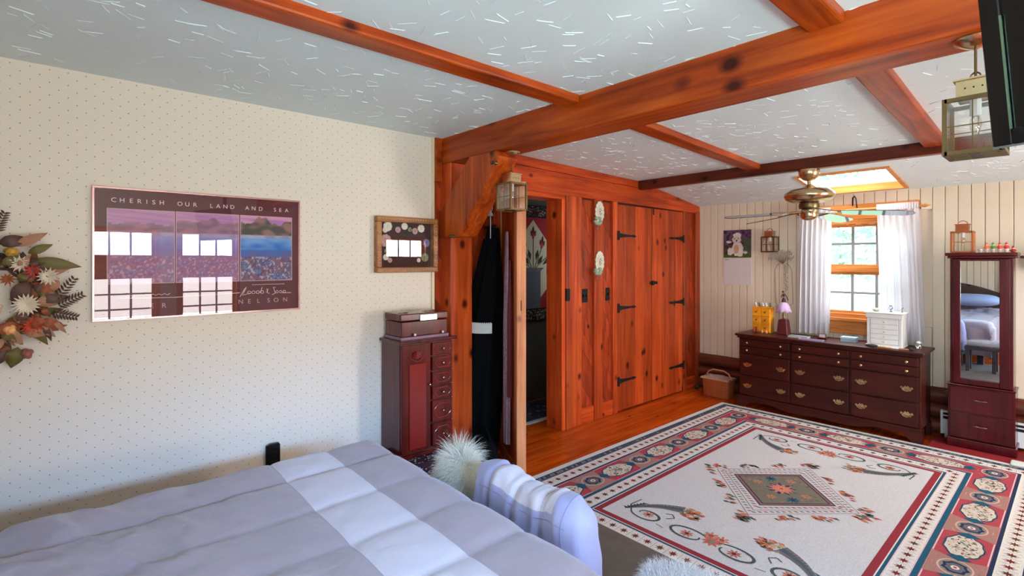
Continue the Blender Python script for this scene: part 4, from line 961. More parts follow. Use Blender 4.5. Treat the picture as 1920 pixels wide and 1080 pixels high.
ink([(.925, 1.345), (.912, 1.347), (.918, 1.330), (.922, 1.312), (.905, 1.305)]);
for k in range(3): ink([(.932 + .02 * k + .007 * math.cos(a), 1.320 + .007 * math.sin(a)) for a in [2 * PI * q / 8 for q in range(9)]], .0014)
ink([(.96, 1.313), (1.01, 1.312)]); ink([(.80 + .0075 * k, 1.362 + .004 * (k % 2)) for k in range(24)], .0012)
ink([(.24 + .012 * k, 1.326 + .007 * (k % 2)) for k in range(16)], .0014); ink([(.50 + .012 * k, 1.326 + .007 * (k % 2)) for k in range(5)], .0014)
obj('signature', sg, white_txt, po)
obj('glass', MB().box(PX + .0125, py0 + .009, pz0 + .009, PX + .0145, py1 - .009, pz1 - .009), glassmat('poster_glass', refl=.0), po)
# shadow box
SB = thing('shadow_box', 'small carved wooden shadow box of dried flowers above the armoire', 'picture', (XL, 1.775, 1.418))
sy0, sy1, sz0, sz1, D = 1.533, 2.0, 1.418, 1.789, .05
fr = MB(); w = .036
for a in ((sy0, sz0, sy1, sz0 + w), (sy0, sz1 - w, sy1, sz1), (sy0, sz0 + w, sy0 + w, sz1 - w), (sy1 - w, sz0 + w, sy1, sz1 - w)): fr.box(XL, a[0], a[1], XL + D, a[2], a[3])
wsb = wood('carved_oak_frame_wood', S(110, 66, 34), S(154, 98, 56), S(190, 136, 86), 'Y', spread=.02, knots=False)
f_ = obj('frame', fr, wsb, SB, bevel=.006, seg=2)
bd = MB()
for k in range(22): 
    y = sy0 + .02 + (sy1 - sy0 - .04) * k / 21
    for z in (sz0 + .017, sz1 - .017): bd.ball((XL + D, y, z), (.004, .007, .005), 6, 4)
for k in range(16):
    z = sz0 + .02 + (sz1 - sz0 - .04) * k / 15
    for y in (sy0 + .017, sy1 - .017): bd.ball((XL + D, y, z), (.004, .005, .007), 6, 4)
obj('beading', bd, mat('gilt_beading', S(190, 150, 100), .4, .3), f_, smooth=True)
obj('backing', MB().box(XL, sy0 + w, sz0 + w, XL + .006, sy1 - w, sz1 - w), mat('dark_velvet_backing', S(44, 26, 34), .9), SB)
ivory = mat('dried_ivory_petals', S(225, 215, 200), .8); pinkp = mat('dried_pink_petals', S(190, 150, 150), .8); bluep = mat('dried_blue_petals', S(110, 115, 160), .8); greenp = mat('dried_green_leaf', S(120, 130, 100), .8)
def sbfl(y, z, r, m_, k=9):
    mb = MB()
    for q in range(k):
        a = 2 * PI * q / k; mb.ball((XL + .018, y + r * .6 * math.cos(a), z + r * .6 * math.sin(a)), (.006, r * .38, r * .38), 7, 5)
    mb.ball((XL + .022, y, z), (.008, r * .35, r * .35), 7, 5); obj('dried_flower', mb, m_, SB, smooth=True)
for y, z, r, m_ in ((1.625, 1.725, .035, ivory), (1.605, 1.70, .02, ivory), (1.61, 1.63, .045, pinkp), (1.625, 1.56, .028, greenp), (1.61, 1.52, .022, ivory), (1.64, 1.50, .018, pinkp), (1.70, 1.705, .022, pinkp), (1.75, 1.73, .026, ivory), (1.79, 1.71, .018, greenp), (1.83, 1.70, .024, pinkp), (1.88, 1.72, .03, ivory), (1.92, 1.62, .03, bluep), (1.91, 1.52, .032, greenp), (1.86, 1.50, .016, ivory)): sbfl(y, z, r, m_)
obj('glass', MB().box(XL + .038, sy0 + w - .002, sz0 + w - .002, XL + .040, sy1 - w + .002, sz1 - w + .002), glassmat('box_glass', refl=.0), SB)
# black wall plate behind the bed
t = thing('wall_outlet', 'black plug adapter on the papered wall just behind the bed', 'outlet', (XL, .91, .32))
obj('plate', MB().box(XL + .0005, .872, .30, XL + .02, .948, .452), black, t, bevel=.004)
for z in (.345, .41): obj('socket', MB().box(XL + .02, .89, z - .018, XL + .026, .93, z + .018), black, t, bevel=.003)
obj('plug', MB().box(XL + .02, .885, .44, XL + .045, .935, .466), black, t, bevel=.003)

# ------------------------------------------------------------------ wreath
wy, wz, wx = -.235, 1.345, XL
wre = thing('wreath', 'autumn wreath of dried leaves, daisies and silk roses on the papered wall', 'wreath', (wx, wy, wz - .3))
twig = MB()
for k in range(7):
    r0 = .165 + rnd.uniform(-.03, .03); ph = rnd.uniform(0, 6)
    twig.tube([(wx + .03 + .012 * math.sin(5 * a + ph), wy + (r0 + .012 * math.sin(7 * a + ph)) * math.cos(a), wz + (r0 + .012 * math.cos(6 * a + ph)) * math.sin(a)) for a in [2 * PI * q / 40 for q in range(41)]], .006, 6)
obj('twig_ring', twig, mat('brown_vine', S(84, 52, 40), .85, bump=.4), wre, smooth=True)
lm = [mat('leaf_bronze', S(120, 66, 40), .6), mat('leaf_olive', S(104, 92, 44), .6), mat('leaf_dark', S(90, 60, 50), .6), mat('leaf_rust', S(150, 74, 40), .6), mat('leaf_tan', S(168, 120, 92), .7)]
def leaf(p, dy, dz, L, W_, m_, nm='leaf'):
    mb = MB(); n_ = 7; d = Vector((0, dy, dz)).normalized(); s_ = Vector((0, -d.z, d.y)); vs = []
    for i in range(n_ + 1):
        t = i / n_; ww = W_ * math.sin(PI * t ** .8) + .0005; c_ = Vector(p) + d * L * t + Vector((.02 * math.sin(PI * t) + .006 * math.sin(6 * t), 0, 0))
        vs += [c_ - s_ * ww + Vector((.008, 0, 0)), c_, c_ + s_ * ww + Vector((.008, 0, 0))]
    fs = []
    for i in range(n_): fs += [(3 * i, 3 * i + 1, 3 * i + 4, 3 * i + 3), (3 * i + 1, 3 * i + 2, 3 * i + 5, 3 * i + 4)]
    mb.add(vs, fs); return obj(nm, mb, m_, wre, smooth=180, solid=.001)
leaf((wx + .05, -.09, 1.50), 1, -.18, .17, .026, lm[1]); leaf((wx + .05, -.19, 1.57), 1, .25, .10, .026, lm[2]); leaf((wx + .04, -.05, 1.20), 1, .12, .08, .012, lm[3]); leaf((wx + .05, -.20, 1.22), 1, .0, .10, .02, lm[3])
for (y, z, dy, dz, L, W_, i) in ((-.13, 1.13, -.25, -1, .09, .03, 1), (-.17, 1.14, -.5, -1, .10, .03, 2), (-.05, 1.23, .3, -1, .09, .012, 2), (-.02, 1.24, .7, -1, .08, .010, 4), (-.14, 1.56, .6, .35, .12, .02, 4), (-.10, 1.53, 1, .5, .09, .018, 1), (-.10, 1.41, -.5, -1, .11, .03, 2), (-.07, 1.33, 1, .05, .11, .02, 2), (-.12, 1.40, .4, .9, .12, .016, 2), (-.03, 1.36, .2, 1, .08, .028, 4), (-.08, 1.30, .8, .6, .10, .02, 4)): leaf((wx + .05, y, z), dy, dz, L, W_, lm[i])
g = random.Random(11)
for k in range(120):
    a = g.uniform(0, 2 * PI); r0 = g.uniform(.12, .21); y, z = wy + r0 * math.cos(a), wz + r0 * math.sin(a); b = a + g.uniform(-1.2, 1.2)
    leaf((wx + g.uniform(.02, .06), y, z), math.cos(b), math.sin(b), g.uniform(.05, .10), g.uniform(.010, .022), g.choice(lm))
for (y, z, dy, dz) in ((.0, 1.30, .9, .5), (-.2, 1.62, .35, .9), (-.02, 1.27, .9, -.3), (-.01, 1.33, .7, 1)):     # ferns
    for k in range(8):
        p = Vector((wx + .045, y + dy * .012 * k, z + dz * .012 * k))
        for s_ in (1, -1): leaf(p, dy * .6 - s_ * dz * .8, dz * .6 + s_ * dy * .8, .034 - .002 * k, .004, lm[2], 'frond')
def daisy(y, z, r, m_, k=18):
    for lay in range(2):
        for q in range(k):
            a = 2 * PI * q / k + lay * .2; rr_ = r * (1 - .3 * lay)
            mb = MB(); c_, s_ = math.cos(a), math.sin(a); w = r * .11
            mb.add([(wx + .065, y, z), (wx + .075 + .01 * lay, y + rr_ * .6 * c_ - w * s_, z + rr_ * .6 * s_ + w * c_), (wx + .085 + .01 * lay, y + rr_ * c_, z + rr_ * s_), (wx + .075 + .01 * lay, y + rr_ * .6 * c_ + w * s_, z + rr_ * .6 * s_ - w * c_)], [(0, 1, 2, 3)])
            obj('petal', mb, m_, wre, solid=.001)
ivm = mat('ivory_silk', S(222, 208, 188), .8); rdm = mat('red_silk', S(196, 66, 46), .7); orm = mat('peach_silk', S(236, 168, 110), .7)
daisy(-.125, 1.485, .038, ivm, 12); daisy(-.105, 1.31, .05, ivm); daisy(-.035, 1.43, .042, ivm, 14); daisy(-.085, 1.455, .036, rdm, 9); daisy(-.085, 1.22, .045, rdm, 12); daisy(-.16, 1.42, .03, mat('rust_silk', S(176, 96, 60), .8), 10)
def rose(y, z, r, m_):
    for q in range(11):
        a = q * 2.4; rr_ = r * (.25 + .07 * q); mb = MB()
        mb.ball((wx + .085 - .004 * q, y + rr_ * .55 * math.cos(a), z + rr_ * .55 * math.sin(a)), (.013, r * .4, r * .4), 8, 5); obj('rose_petal', mb, m_, wre, smooth=True)
rose(-.155, 1.205, .038, orm); rose(-.20, 1.30, .03, mat('cream_silk', S(226, 186, 150), .7)); rose(-.15, 1.535, .03, mat('mustard_silk', S(196, 150, 60), .7)); rose(-.105, 1.10, .03, mat('dusty_silk', S(150, 90, 76), .7))

# ------------------------------------------------------------------ lanterns
def lantern(loc, label, rod=True, s=1.0, cat='lantern', metal=brass_d, group=None, drop=.11, ring_=False):
    """loc = centre of the lantern's bottom"""
    t = thing('hanging_lantern' if rod else 'lantern', label, cat, loc)
    h = .065 * s; H = .175 * s; b = .006 * s; f = MB()
    for sx in (-1, 1):
        for sy in (-1, 1): f.box(sx * h - b, sy * h - b, 0, sx * h + b, sy * h + b, H)
    for z in (0, H - 2 * b):
        for sx in (-1, 1): f.box(sx * h - b, -h, z, sx * h + b, h, z + 2 * b); f.box(-h, sx * h - b, z, h, sx * h + b, z + 2 * b)
    f.box(-h, -.012 * s, .001, h, .012 * s, .008 * s).box(-.014 * s, -h, .002, .014 * s, h, .009 * s)
    obj('frame', f, metal, t, local=True)
    w_ = MB()
    for sx in (-1, 1):
        w_.box(sx * h - .001, -.0015, 0, sx * h + .001, .0015, H).box(sx * h - .001, -h, H * .5 - .0015, sx * h + .001, h, H * .5 + .0015)
        w_.box(-.0015, sx * h - .001, 0, .0015, sx * h + .001, H).box(-h, sx * h - .001, H * .5 - .0015, h, sx * h + .001, H * .5 + .0015)
    obj('leading', w_, metal, t, local=True)
    gp = glassmat('seeded_lantern_glass_' + t.name, (.93, .93, .90), .10, .08)
    for sx in (-1, 1):
        obj('pane', MB().add([(sx * h, -h, .004), (sx * h, h, .004), (sx * h, h, H), (sx * h, -h, H)], [(0, 1, 2, 3)]), gp, t, local=True)
        obj('pane', MB().add([(-h, sx * h, .004), (h, sx * h, .004), (h, sx * h, H), (-h, sx * h, H)], [(0, 1, 2, 3)]), gp, t, local=True)
    k = .042 * s; cp = MB().box(-k, -k, H, k, k, H + .055 * s).box(-k - .006, -k - .006, H + .055 * s, k + .006, k + .006, H + .060 * s)
    c_ = obj('cap', cp, brass if metal is brass_d else metal, t, local=True)
    hl = MB()
    for q in (-1, 0, 1):
        for sg_ in (-1, 1):
            hl.box(q * .02 * s - .002, sg_ * k - .001, H + .028 * s, q * .02 * s + .002, sg_ * k + .001, H + .032 * s); hl.box(sg_ * k - .001, q * .02 * s - .002, H + .028 * s, sg_ * k + .001, q * .02 * s + .002, H + .032 * s)
    obj('vent_holes', hl, iron, c_, local=True)
    obj('candle_socket', MB().lathe([(.014 * s, H), (.014 * s, H - .05 * s), (.010 * s, H - .052 * s)][::-1], 10), white_p, t, local=True)
    obj('bulb', MB().lathe([(.001, H - .115 * s), (.011 * s, H - .10 * s), (.016 * s, H - .075 * s), (.01 * s, H - .052 * s)], 12), glassmat('bulb_glass_' + t.name, (.95, .93, .9), .15, .02), t, local=True, smooth=True)
    if rod:
        z0 = H + .06 * s; obj('rod', MB().tube([(0, 0, z0), (0, 0, z0 + drop)], .0035, 8), metal, t, local=True)
        obj('canopy', MB().lathe([(.012, z0 + drop - .03), (.03, z0 + drop - .022), (.052, z0 + drop - .008), (.055, z0 + drop)], 20), brass, t, local=True, smooth=True)
        obj('loop', MB().tube([(.012 * math.cos(a), 0, z0 + .012 + .012 * math.sin(a)) for a in [2 * PI * q / 10 for q in range(11)]], .0025, 6), metal, t, local=True)
    else:
        z0 = H + .06 * s; obj('handle', MB().tube([(.03 * s * math.cos(a), 0, z0 + .028 * s * math.sin(a)) for a in [PI * q / 12 for q in range(13)]], .003, 6), metal, t, local=True)
    return t
lantern((-2.43, 2.16, 1.815), 'glass and brass lantern hanging from the heavy beam by the open door', drop=.138)
lantern((-.225, 2.13, 1.825), 'glass and brass lantern hanging from the heavy beam behind the television', drop=.128)
lantern((-2.215, 5.63, 1.585), 'square copper topped lantern on the beadboard wall beside the calendar', rod=False, s=.95, metal=brass_d)
lantern((-.655, 5.47, 1.562), 'copper lantern standing on top of the mirrored cabinet', rod=False, s=.98, metal=copper)

# ------------------------------------------------------------------ ceiling fan
fl_ = (-1.466, 4.49, 1.83)
fan = thing('ceiling_fan', 'antique brass ceiling fan with five glossy blades under the dark beam', 'fan', fl_)
def FL(prof, nm, m_=brass): return obj(nm, MB().lathe(prof, 28), m_, fan, local=True, smooth=50)
FL([(.075, .395), (.078, .375), (.07, .34), (.045, .315), (.02, .305)][::-1], 'canopy'); FL([(.014, .25), (.014, .32)], 'rod')
FL([(.02, .275), (.05, .255), (.07, .245), (.14, .235), (.178, .205), (.182, .18), (.165, .155), (.12, .135), (.05, .13)][::-1], 'motor_housing')
FL([(.07, .085), (.075, .10), (.072, .125), (.05, .132)], 'hub', brass_d); FL([(.02, -.01), (.05, 0), (.062, .02), (.062, .07), (.05, .085)], 'switch_cup')
bladem = mat('glossy_pale_blade', S(150, 150, 158), .06, .85)
for k in range(5):
    a = math.radians(10 + 72 * k); M_ = Matrix.Rotation(a, 4, 'Z') @ Matrix.Translation((0, 0, .055)) @ Matrix.Rotation(math.radians(4), 4, 'Y')
    tilt = Matrix.Rotation(math.radians(-11), 4, 'X')
    ot = [(.22, -.055), (.30, -.062), (.60, -.068), (.655, -.045), (.67, 0), (.655, .045), (.60, .068), (.30, .062), (.22, .055)]
    bl = MB().poly(ot, 0, .006); bl.xf(M_ @ tilt); b_ = obj('blade', bl, bladem, fan, local=True)
    br_ = MB().poly([(.07, -.018), (.16, -.012), (.24, -.04), (.30, -.02), (.31, 0), (.30, .02), (.24, .04), (.16, .012), (.07, .018)], .006, .012); br_.xf(M_ @ tilt); obj('blade_iron', br_, brass_d, b_, local=True)

# ------------------------------------------------------------------ television
tv = thing('television', 'small black flat television mounted high in the top right corner', 'television', (-.118, 1.372, 1.722)); TR = Matrix.Rotation(0, 4, 'Z')
hx = Vector((.95, -.31, 0)).normalized(); nrm = Vector((-.31, -.95, 0)).normalized(); tl = math.radians(11)
up = (Vector((0, 0, 1)) * math.cos(tl) + nrm * math.sin(tl)).normalized(); n2 = hx.cross(up).normalized()
TM = Matrix((hx, -n2, up)).transposed().to_4x4()      # local x right, y back, z up
def TVp(nm, mb, m_, par=tv, **k): return obj(nm, mb.xf(TM), m_, par, local=True, **k)
TW, TH = .60, .335; bz = .030
TVp('casing', MB().box(0, .004, 0, TW, .05, TH), black, bevel=.006, seg=2)
bzl = MB().box(0, -.006, 0, bz, .006, TH).box(TW - bz, -.006, 0, TW, .006, TH).box(bz, -.006, 0, TW - bz, .006, bz).box(bz, -.006, TH - bz, TW - bz, .006, TH)
TVp('bezel', bzl, mat('gloss_black', S(10, 10, 12), .08), bevel=.002)
TVp('screen', MB().box(bz, .001, bz, TW - bz, .003, TH - bz), mat('dark_screen', S(8, 8, 9), .12))
TVp('screen_edge_glint', MB().box(bz - .0015, -.0068, bz, bz + .0015, -.003, TH * .72), mat('green_glint', S(150, 190, 160), .2, .9))  # pale green strip standing in for the reflection along the screen edge
TVp('bottom_edge', MB().box(.0, -.004, -.004, TW, .045, .0005), mat('grey_under_edge', S(90, 90, 92), .4))
c = bpy.data.curves.new('logo', 'FONT'); c.body = 'AQUOS'; c.size = .016; c.extrude = .0002; c.materials.append(mat('grey_logo', S(190, 190, 190), .5))
lg = font_obj('logo', c); lg.parent = tv; lg.location = TM @ Vector((.028, -.0068, TH - .022)); lg.rotation_euler = (TM @ Matrix.Rotation(PI / 2, 4, 'X')).to_euler()
TVp('glint_dot', MB().ball((.026, -.006, TH - .045), .0025, 6, 4), white_p)  # white dot modelled in place of a small highlight on the bezel
bk = MB().tube([(.30, .05, .18), (.30, .14, .20)], .02, 10); TVp('bracket_arm', bk, black)
p0 = TM @ Vector((.30, .14, .20)); obj('bracket_post', MB().tube([tuple(p0), (p0.x, p0.y, 2.36 - 1.722)], .018, 10), black, tv, local=True)
obj('ceiling_plate', MB().box(p0.x - .07, p0.y - .07, 2.355 - 1.722, p0.x + .07, p0.y + .07, 2.369 - 1.722), black, tv, local=True)
obj('cable', MB().tube([TM @ Vector((.02, .05, .19)), TM @ Vector((-.012, .07, .17)), TM @ Vector((-.012, .075, .15)), TM @ Vector((.02, .05, .13))], .004, 6), black, tv, local=True, smooth=True)

# ------------------------------------------------------------------ curtains and rod
rodt = thing('curtain_rod', 'wooden curtain pole with pointed finials above the window', 'curtain rod', (-1.44, 5.60, 1.96))
obj('pole', MB().tube([(-1.97, 5.60, 1.975), (-.93, 5.60, 1.975)], .011, 12), w_win, rodt, smooth=True)
for x, d in ((-1.97, -1), (-.93, 1)):
    obj('finial', MB().lathe([(.011, 0), (.017, d * .012), (.009, d * .03), (.002, d * .055)], 12, (x, 5.60, 1.975), axis='X'), w_win, rodt, smooth=True)
    obj('wall_bracket', MB().box(x - d * .04 - .008, 5.60, 1.955, x - d * .04 + .008, 5.70, 1.97), iron, rodt)
def curtmat():
    m, n, l, p = newmat('sheer_white_cotton'); n.remove(p); out = n['Material Output']
    d = n.new('ShaderNodeBsdfDiffuse'); d.inputs[0].default_value = (.86, .87, .9, 1); t = n.new('ShaderNodeBsdfTranslucent'); t.inputs[0].default_value = (.86, .88, .94, 1)
    mx = n.new('ShaderNodeMixShader'); mx.inputs[0].default_value = .45; l.new(d.outputs[0], mx.inputs[1]); l.new(t.outputs[0], mx.inputs[2]); l.new(mx.outputs[0], out.inputs[0]); return m
ctm = curtmat()
for nm, x0, x1, b0, b1, zb, lab in (('curtain', -1.915, -1.635, -1.935, -1.65, .775, 'white gathered curtain at the left of the window'), ('curtain', -1.265, -.96, -1.245, -.915, .775, 'white gathered curtain at the right of the window, behind the white chest')):
    mb = MB(); nu, nz = 110, 30; vs = []
    for j in range(nz + 1):
        t = j / nz; z = 1.985 + (zb - 1.985) * t; amp = .010 + .016 * min(1, t * 3)
        for i in range(nu + 1):
            u = i / nu; a0 = x0 + (x1 - x0) * u; a1 = b0 + (b1 - b0) * u; x = a0 + (a1 - a0) * t
            ph = u * 2 * PI * 6.5 + .9 * math.sin(5 * u + 1.2 * t); vs.append((x + .004 * math.sin(ph * .5 + t * 2), 5.60 + amp * math.sin(ph), z))
    mb.add(vs, [(j * (nu + 1) + i, j * (nu + 1) + i + 1, (j + 1) * (nu + 1) + i + 1, (j + 1) * (nu + 1) + i) for j in range(nz) for i in range(nu)])
    t = thing(nm, lab, 'curtain', ((x0 + x1) / 2, 5.60, zb)); obj('panel', mb, ctm, t, smooth=180)
    hm = MB(); vs = []
    for j in range(2):
        for i in range(nu + 1): u = i / nu; ph = u * 2 * PI * 17; vs.append((x0 + (x1 - x0) * u, 5.60 - .018 + .006 * math.sin(ph), 1.955 + .055 * j))
    hm.add(vs, [(i, i + 1, nu + 2 + i, nu + 1 + i) for i in range(nu)]); obj('ruffle', hm, ctm, t, smooth=180)
hk = thing('plant_hook', 'dark curved metal plant hook above the window head', 'hook', (-1.46, 5.69, 1.95))
obj('arm', MB().tube([(-1.475, 5.698, 1.98), (-1.475, 5.67, 2.05), (-1.465, 5.64, 2.095), (-1.445, 5.62, 2.105), (-1.43, 5.605, 2.08), (-1.425, 5.60, 2.03), (-1.42, 5.60, 1.99)], .006, 8), iron, hk, smooth=True)
obj('foot', MB().box(-1.49, 5.68, 1.955, -1.46, 5.70, 1.995), iron, hk, bevel=.002)

# ------------------------------------------------------------------ dresser
DX0, DX1, DY0, DY1 = -2.365, -.885, 5.225, 5.636
dre = thing('dresser', 'long dark cherry dresser with brass pulls under the window', 'dresser', ((DX0 + DX1) / 2, 5.44, 0))
obj('carcass', MB().box(DX0, DY0 + .02, .115, DX1, DY1, .72), w_cherryX, dre, bevel=.003)
obj('top', MB().poly([(DX0 - .025, DY0 - .03), (DX1 + .025, DY0 - .03), (DX1 + .03, DY0 - .02), (DX1 + .03, DY1), (DX0 - .03, DY1), (DX0 - .03, DY0 - .02)], .728, .75), w_cherryX, dre, bevel=.006, seg=2)
obj('cornice', MB().box(DX0 - .012, DY0 - .014, .708, DX1 + .012, DY1, .728), w_cherryX, dre, bevel=.006, seg=2)
ap = []; N = 48
for k in range(N + 1):
    t = k / N; x = DX0 - .012 + (DX1 - DX0 + .024) * t; s_ = abs(t - .5) * 2
    z = .0 if s_ > .92 else (.075 * math.sin(PI / 2 * min(1, (.92 - s_) / .14)) if s_ > .62 else .075 - .035 * (.5 - .5 * math.cos(PI * min(1, (.62 - s_) / .30))) + (.012 * math.cos(PI * s_ / .3) - .0 if s_ < .15 else 0) * .8)
    ap.append((x, z))
am = MB(); n = len(ap); vs = [(a, DY0 - .008, b) for a, b in ap] + [(a, DY0 - .008, .118) for a, b in ap] + [(a, DY0 + .02, b) for a, b in ap] + [(a, DY0 + .02, .118) for a, b in ap]
for k in range(n - 1): am.f += [[k, k + 1, n + k + 1, n + k], [2 * n + k + 1, 2 * n + k, 3 * n + k, 3 * n + k + 1], [k + 1, k, 2 * n + k, 2 * n + k + 1], [n + k, n + k + 1, 3 * n + k + 1, 3 * n + k]]
am.v = vs; am.f += [[0, n, 3 * n, 2 * n], [n - 1, 3 * n - 1, 4 * n - 1, 2 * n - 1]]; am.m = [0] * len(am.f); am.c = [None] * len(am.f)
obj('apron', am, w_cherryX, dre)
obj('base_moulding', MB().box(DX0 - .014, DY0 - .012, .112, DX1 + .014, DY0 + .02, .122), w_cherryX, dre, bevel=.003)
for x0, x1 in ((DX0 - .008, DX0 + .02), (DX1 - .02, DX1 + .008)): obj('side_foot', MB().box(x0, DY0 + .0205, 0, x1, DY0 + .10, .115).box(x0, DY1 - .08, 0, x1, DY1, .115), w_cherryX, dre)
knob_mb = MB().lathe([(.004, 0), (.005, -.008), (.011, -.014), (.012, -.02), (.006, -.026)], 12, axis='Y')
def pull_mb():
    mb = MB(); ot = [(-.038, .004), (-.03, .016), (-.018, .008), (-.008, .022), (0, .014), (.008, .022), (.018, .008), (.03, .016), (.038, .004), (.026, -.004), (.022, -.014), (.008, -.012), (0, -.022), (-.008, -.012), (-.022, -.014), (-.026, -.004)]
    n_ = len(ot); mb.add([(a, -.002, b) for a, b in ot] + [(a, 0, b) for a, b in ot], [tuple(range(n_))] + [(i, i + n_, (i + 1) % n_ + n_, (i + 1) % n_) for i in range(n_)])
    mb.tube([(-.024, -.004, .004), (-.024, -.012, .0), (-.014, -.014, -.010), (0, -.014, -.013), (.014, -.014, -.010), (.024, -.012, .0), (.024, -.004, .004)], .003, 6); return mb
kme = obj('knob', knob_mb, brass, dre, local=True, smooth=True); pme = obj('pull', pull_mb().xf(Matrix.Scale(1.22, 4)), brass, dre, local=True)
kmesh, pmesh = kme.data, pme.data; bpy.data.objects.remove(kme); bpy.data.objects.remove(pme)
def hw(me, nm, par, loc):
    o = bpy.data.objects.new(nm, me); COL.objects.link(o); o.parent = par; o.location = Vector(loc) - WL[par.name]; return o
cols_ = [(DX0 + .015, DX0 + .485), (DX0 + .505, DX0 + .975), (DX0 + .995, DX1 - .015)]
for x0, x1 in cols_:
    for z0, z1, hwn in ((.628, .70, 'knob'), (.553, .622, 'knob'), (.338, .542, 'pull'), (.130, .326, 'pull')):
        d = obj('drawer', MB().box(x0, DY0, z0, x1, DY0 + .02, z1), w_cherryX, dre, bevel=.005, seg=2)
        for xx in (x0 + .075, x1 - .075): hw(kmesh if hwn == 'knob' else pmesh, hwn, d, (xx, DY0 - .001, (z0 + z1) / 2))

# ------------------------------------------------------------------ things on the dresser
T = .75
yb = thing('toy_chest', 'small golden yellow chest of six drawers with figurines on top', 'box', (-2.235, 5.51, T))
obj('case', MB().box(-2.325, 5.462, T, -2.145, 5.56, T + .255), w_yel, yb, bevel=.002)
for r_i in range(3):
    for c_i in range(2):
        x0 = -2.320 + c_i * .088; z0 = T + .008 + r_i * .082
        d = obj('drawer', MB().box(x0, 5.452, z0, x0 + .082, 5.462, z0 + .076), w_yel, yb, bevel=.002)
        obj('handle', MB().ball((x0 + .038, 5.444, z0 + .04), (.012, .006, .009), 8, 5).tube([(x0 + .04, 5.446, z0 + .04), (x0 + .055, 5.444, z0 + .058)], .0025, 5), mat('dark_knob', S(120, 70, 10), .4) if 'dark_knob' not in bpy.data.materials else bpy.data.materials['dark_knob'], d)
obj('roof_edge', MB().box(-2.33, 5.455, T + .255, -2.14, 5.565, T + .263), w_yel, yb)
for k in range(5):
    x = -2.305 + k * .036; cols = (S(220, 225, 225), S(70, 70, 70), S(200, 210, 210), S(230, 230, 220), S(90, 120, 100))
    t = thing('figurine', ['tiny white animal figurine at the left end of the yellow chest top', 'tiny dark animal figurine second from the left on the yellow chest', 'tiny pale grey figurine in the middle of the yellow chest top', 'tiny cream figurine fourth from the left on the yellow chest', 'tiny green figurine at the right end of the yellow chest top'][k], 'figurine', (x, 5.50, T + .2635), group='figurines on the yellow chest')
    m_ = mat('china_%d' % k, cols[k], .3); obj('body', MB().ball((x, 5.50, T + .2635 + .014), (.011, .014, .014), 8, 6), m_, t, smooth=True); obj('head', MB().ball((x, 5.49, T + .2635 + .034), .009, 8, 6), m_, t, smooth=True)
    obj('ear', MB().ball((x - .005, 5.49, T + .2635 + .044), (.002, .002, .006), 6, 4).ball((x + .005, 5.49, T + .2635 + .044), (.002, .002, .006), 6, 4), m_, t)
for k, (x, h, cc) in enumerate(((-2.295, .045, S(150, 20, 16)), (-2.265, .05, S(110, 16, 14)), (-2.215, .035, S(230, 130, 90)), (-2.17, .035, S(240, 150, 110)))):
    m_ = mat('enamel_%d' % k, cc, .3); t = thing('trinket', ['dark red trinket jar at the foot of the yellow chest', 'brown red trinket jar second along before the yellow chest', 'coral trinket bead pot before the yellow chest', 'peach trinket bead pot by the right corner of the yellow chest'][k], 'trinket', (x, 5.425, T))
    obj('jar', MB().lathe([(.009, 0), (.012, h * .3), (.010, h * .7), (.006, h * .8)], 12, (x, 5.425, T)), m_, t, smooth=True); obj('stopper', MB().ball((x, 5.425, T + h * .9), .006, 8, 5), m_, t, smooth=True)
lp = thing('table_lamp', 'little lamp with lilac glass petal shade and a figure on top', 'lamp', (-2.03, 5.50, T))
obj('base', MB().lathe([(.052, 0), (.038, .145), (.032, .15)], 4, (-2.03, 5.50, T)), mat('maroon_block', S(92, 34, 38), .4), lp, bevel=.003)
obj('stem', MB().lathe([(.018, .15), (.008, .165), (.014, .19), (.007, .215), (.007, .25)], 12, (-2.03, 5.50, T)), brass_d, lp, smooth=True)
sh = MB(); n_ = 48; vs = []
for j, (r, z) in enumerate(((.012, .325), (.03, .318), (.045, .295), (.056, .262), (.070, .235))):
    for k in range(n_): 
        a = 2 * PI * k / n_; ww = 1 + (.06 * abs(math.cos(4 * a)) if j > 1 else 0); zz = z - (.014 * abs(math.cos(4 * a)) if j == 4 else 0); vs.append((-2.03 + r * ww * math.cos(a), 5.50 + r * ww * math.sin(a), T + zz))
sh.add(vs, [(j * n_ + k, j * n_ + (k + 1) % n_, (j + 1) * n_ + (k + 1) % n_, (j + 1) * n_ + k) for j in range(4) for k in range(n_)])
obj('lamp_shade', sh, mat('lilac_glass', S(226, 196, 236), .3, trans=.25), lp, smooth=True, solid=.002)
fg = MB().lathe([(.02, .325), (.016, .35), (.008, .37)], 10, (-2.03, 5.50, T)).ball((-2.03, 5.50, T + .395), (.012, .01, .02), 8, 6).ball((-2.035, 5.495, T + .43), .011, 8, 6).tube([(-2.02, 5.50, T + .405), (-2.0, 5.49, T + .385), (-1.985, 5.49, T + .345)], .004, 6).tube([(-2.04, 5.50, T + .405), (-2.052, 5.49, T + .38), (-2.04, 5.48, T + .37)], .004, 6)
obj('figure', fg, mat('bronze', S(74, 52, 60), .4, .5), lp, smooth=True)
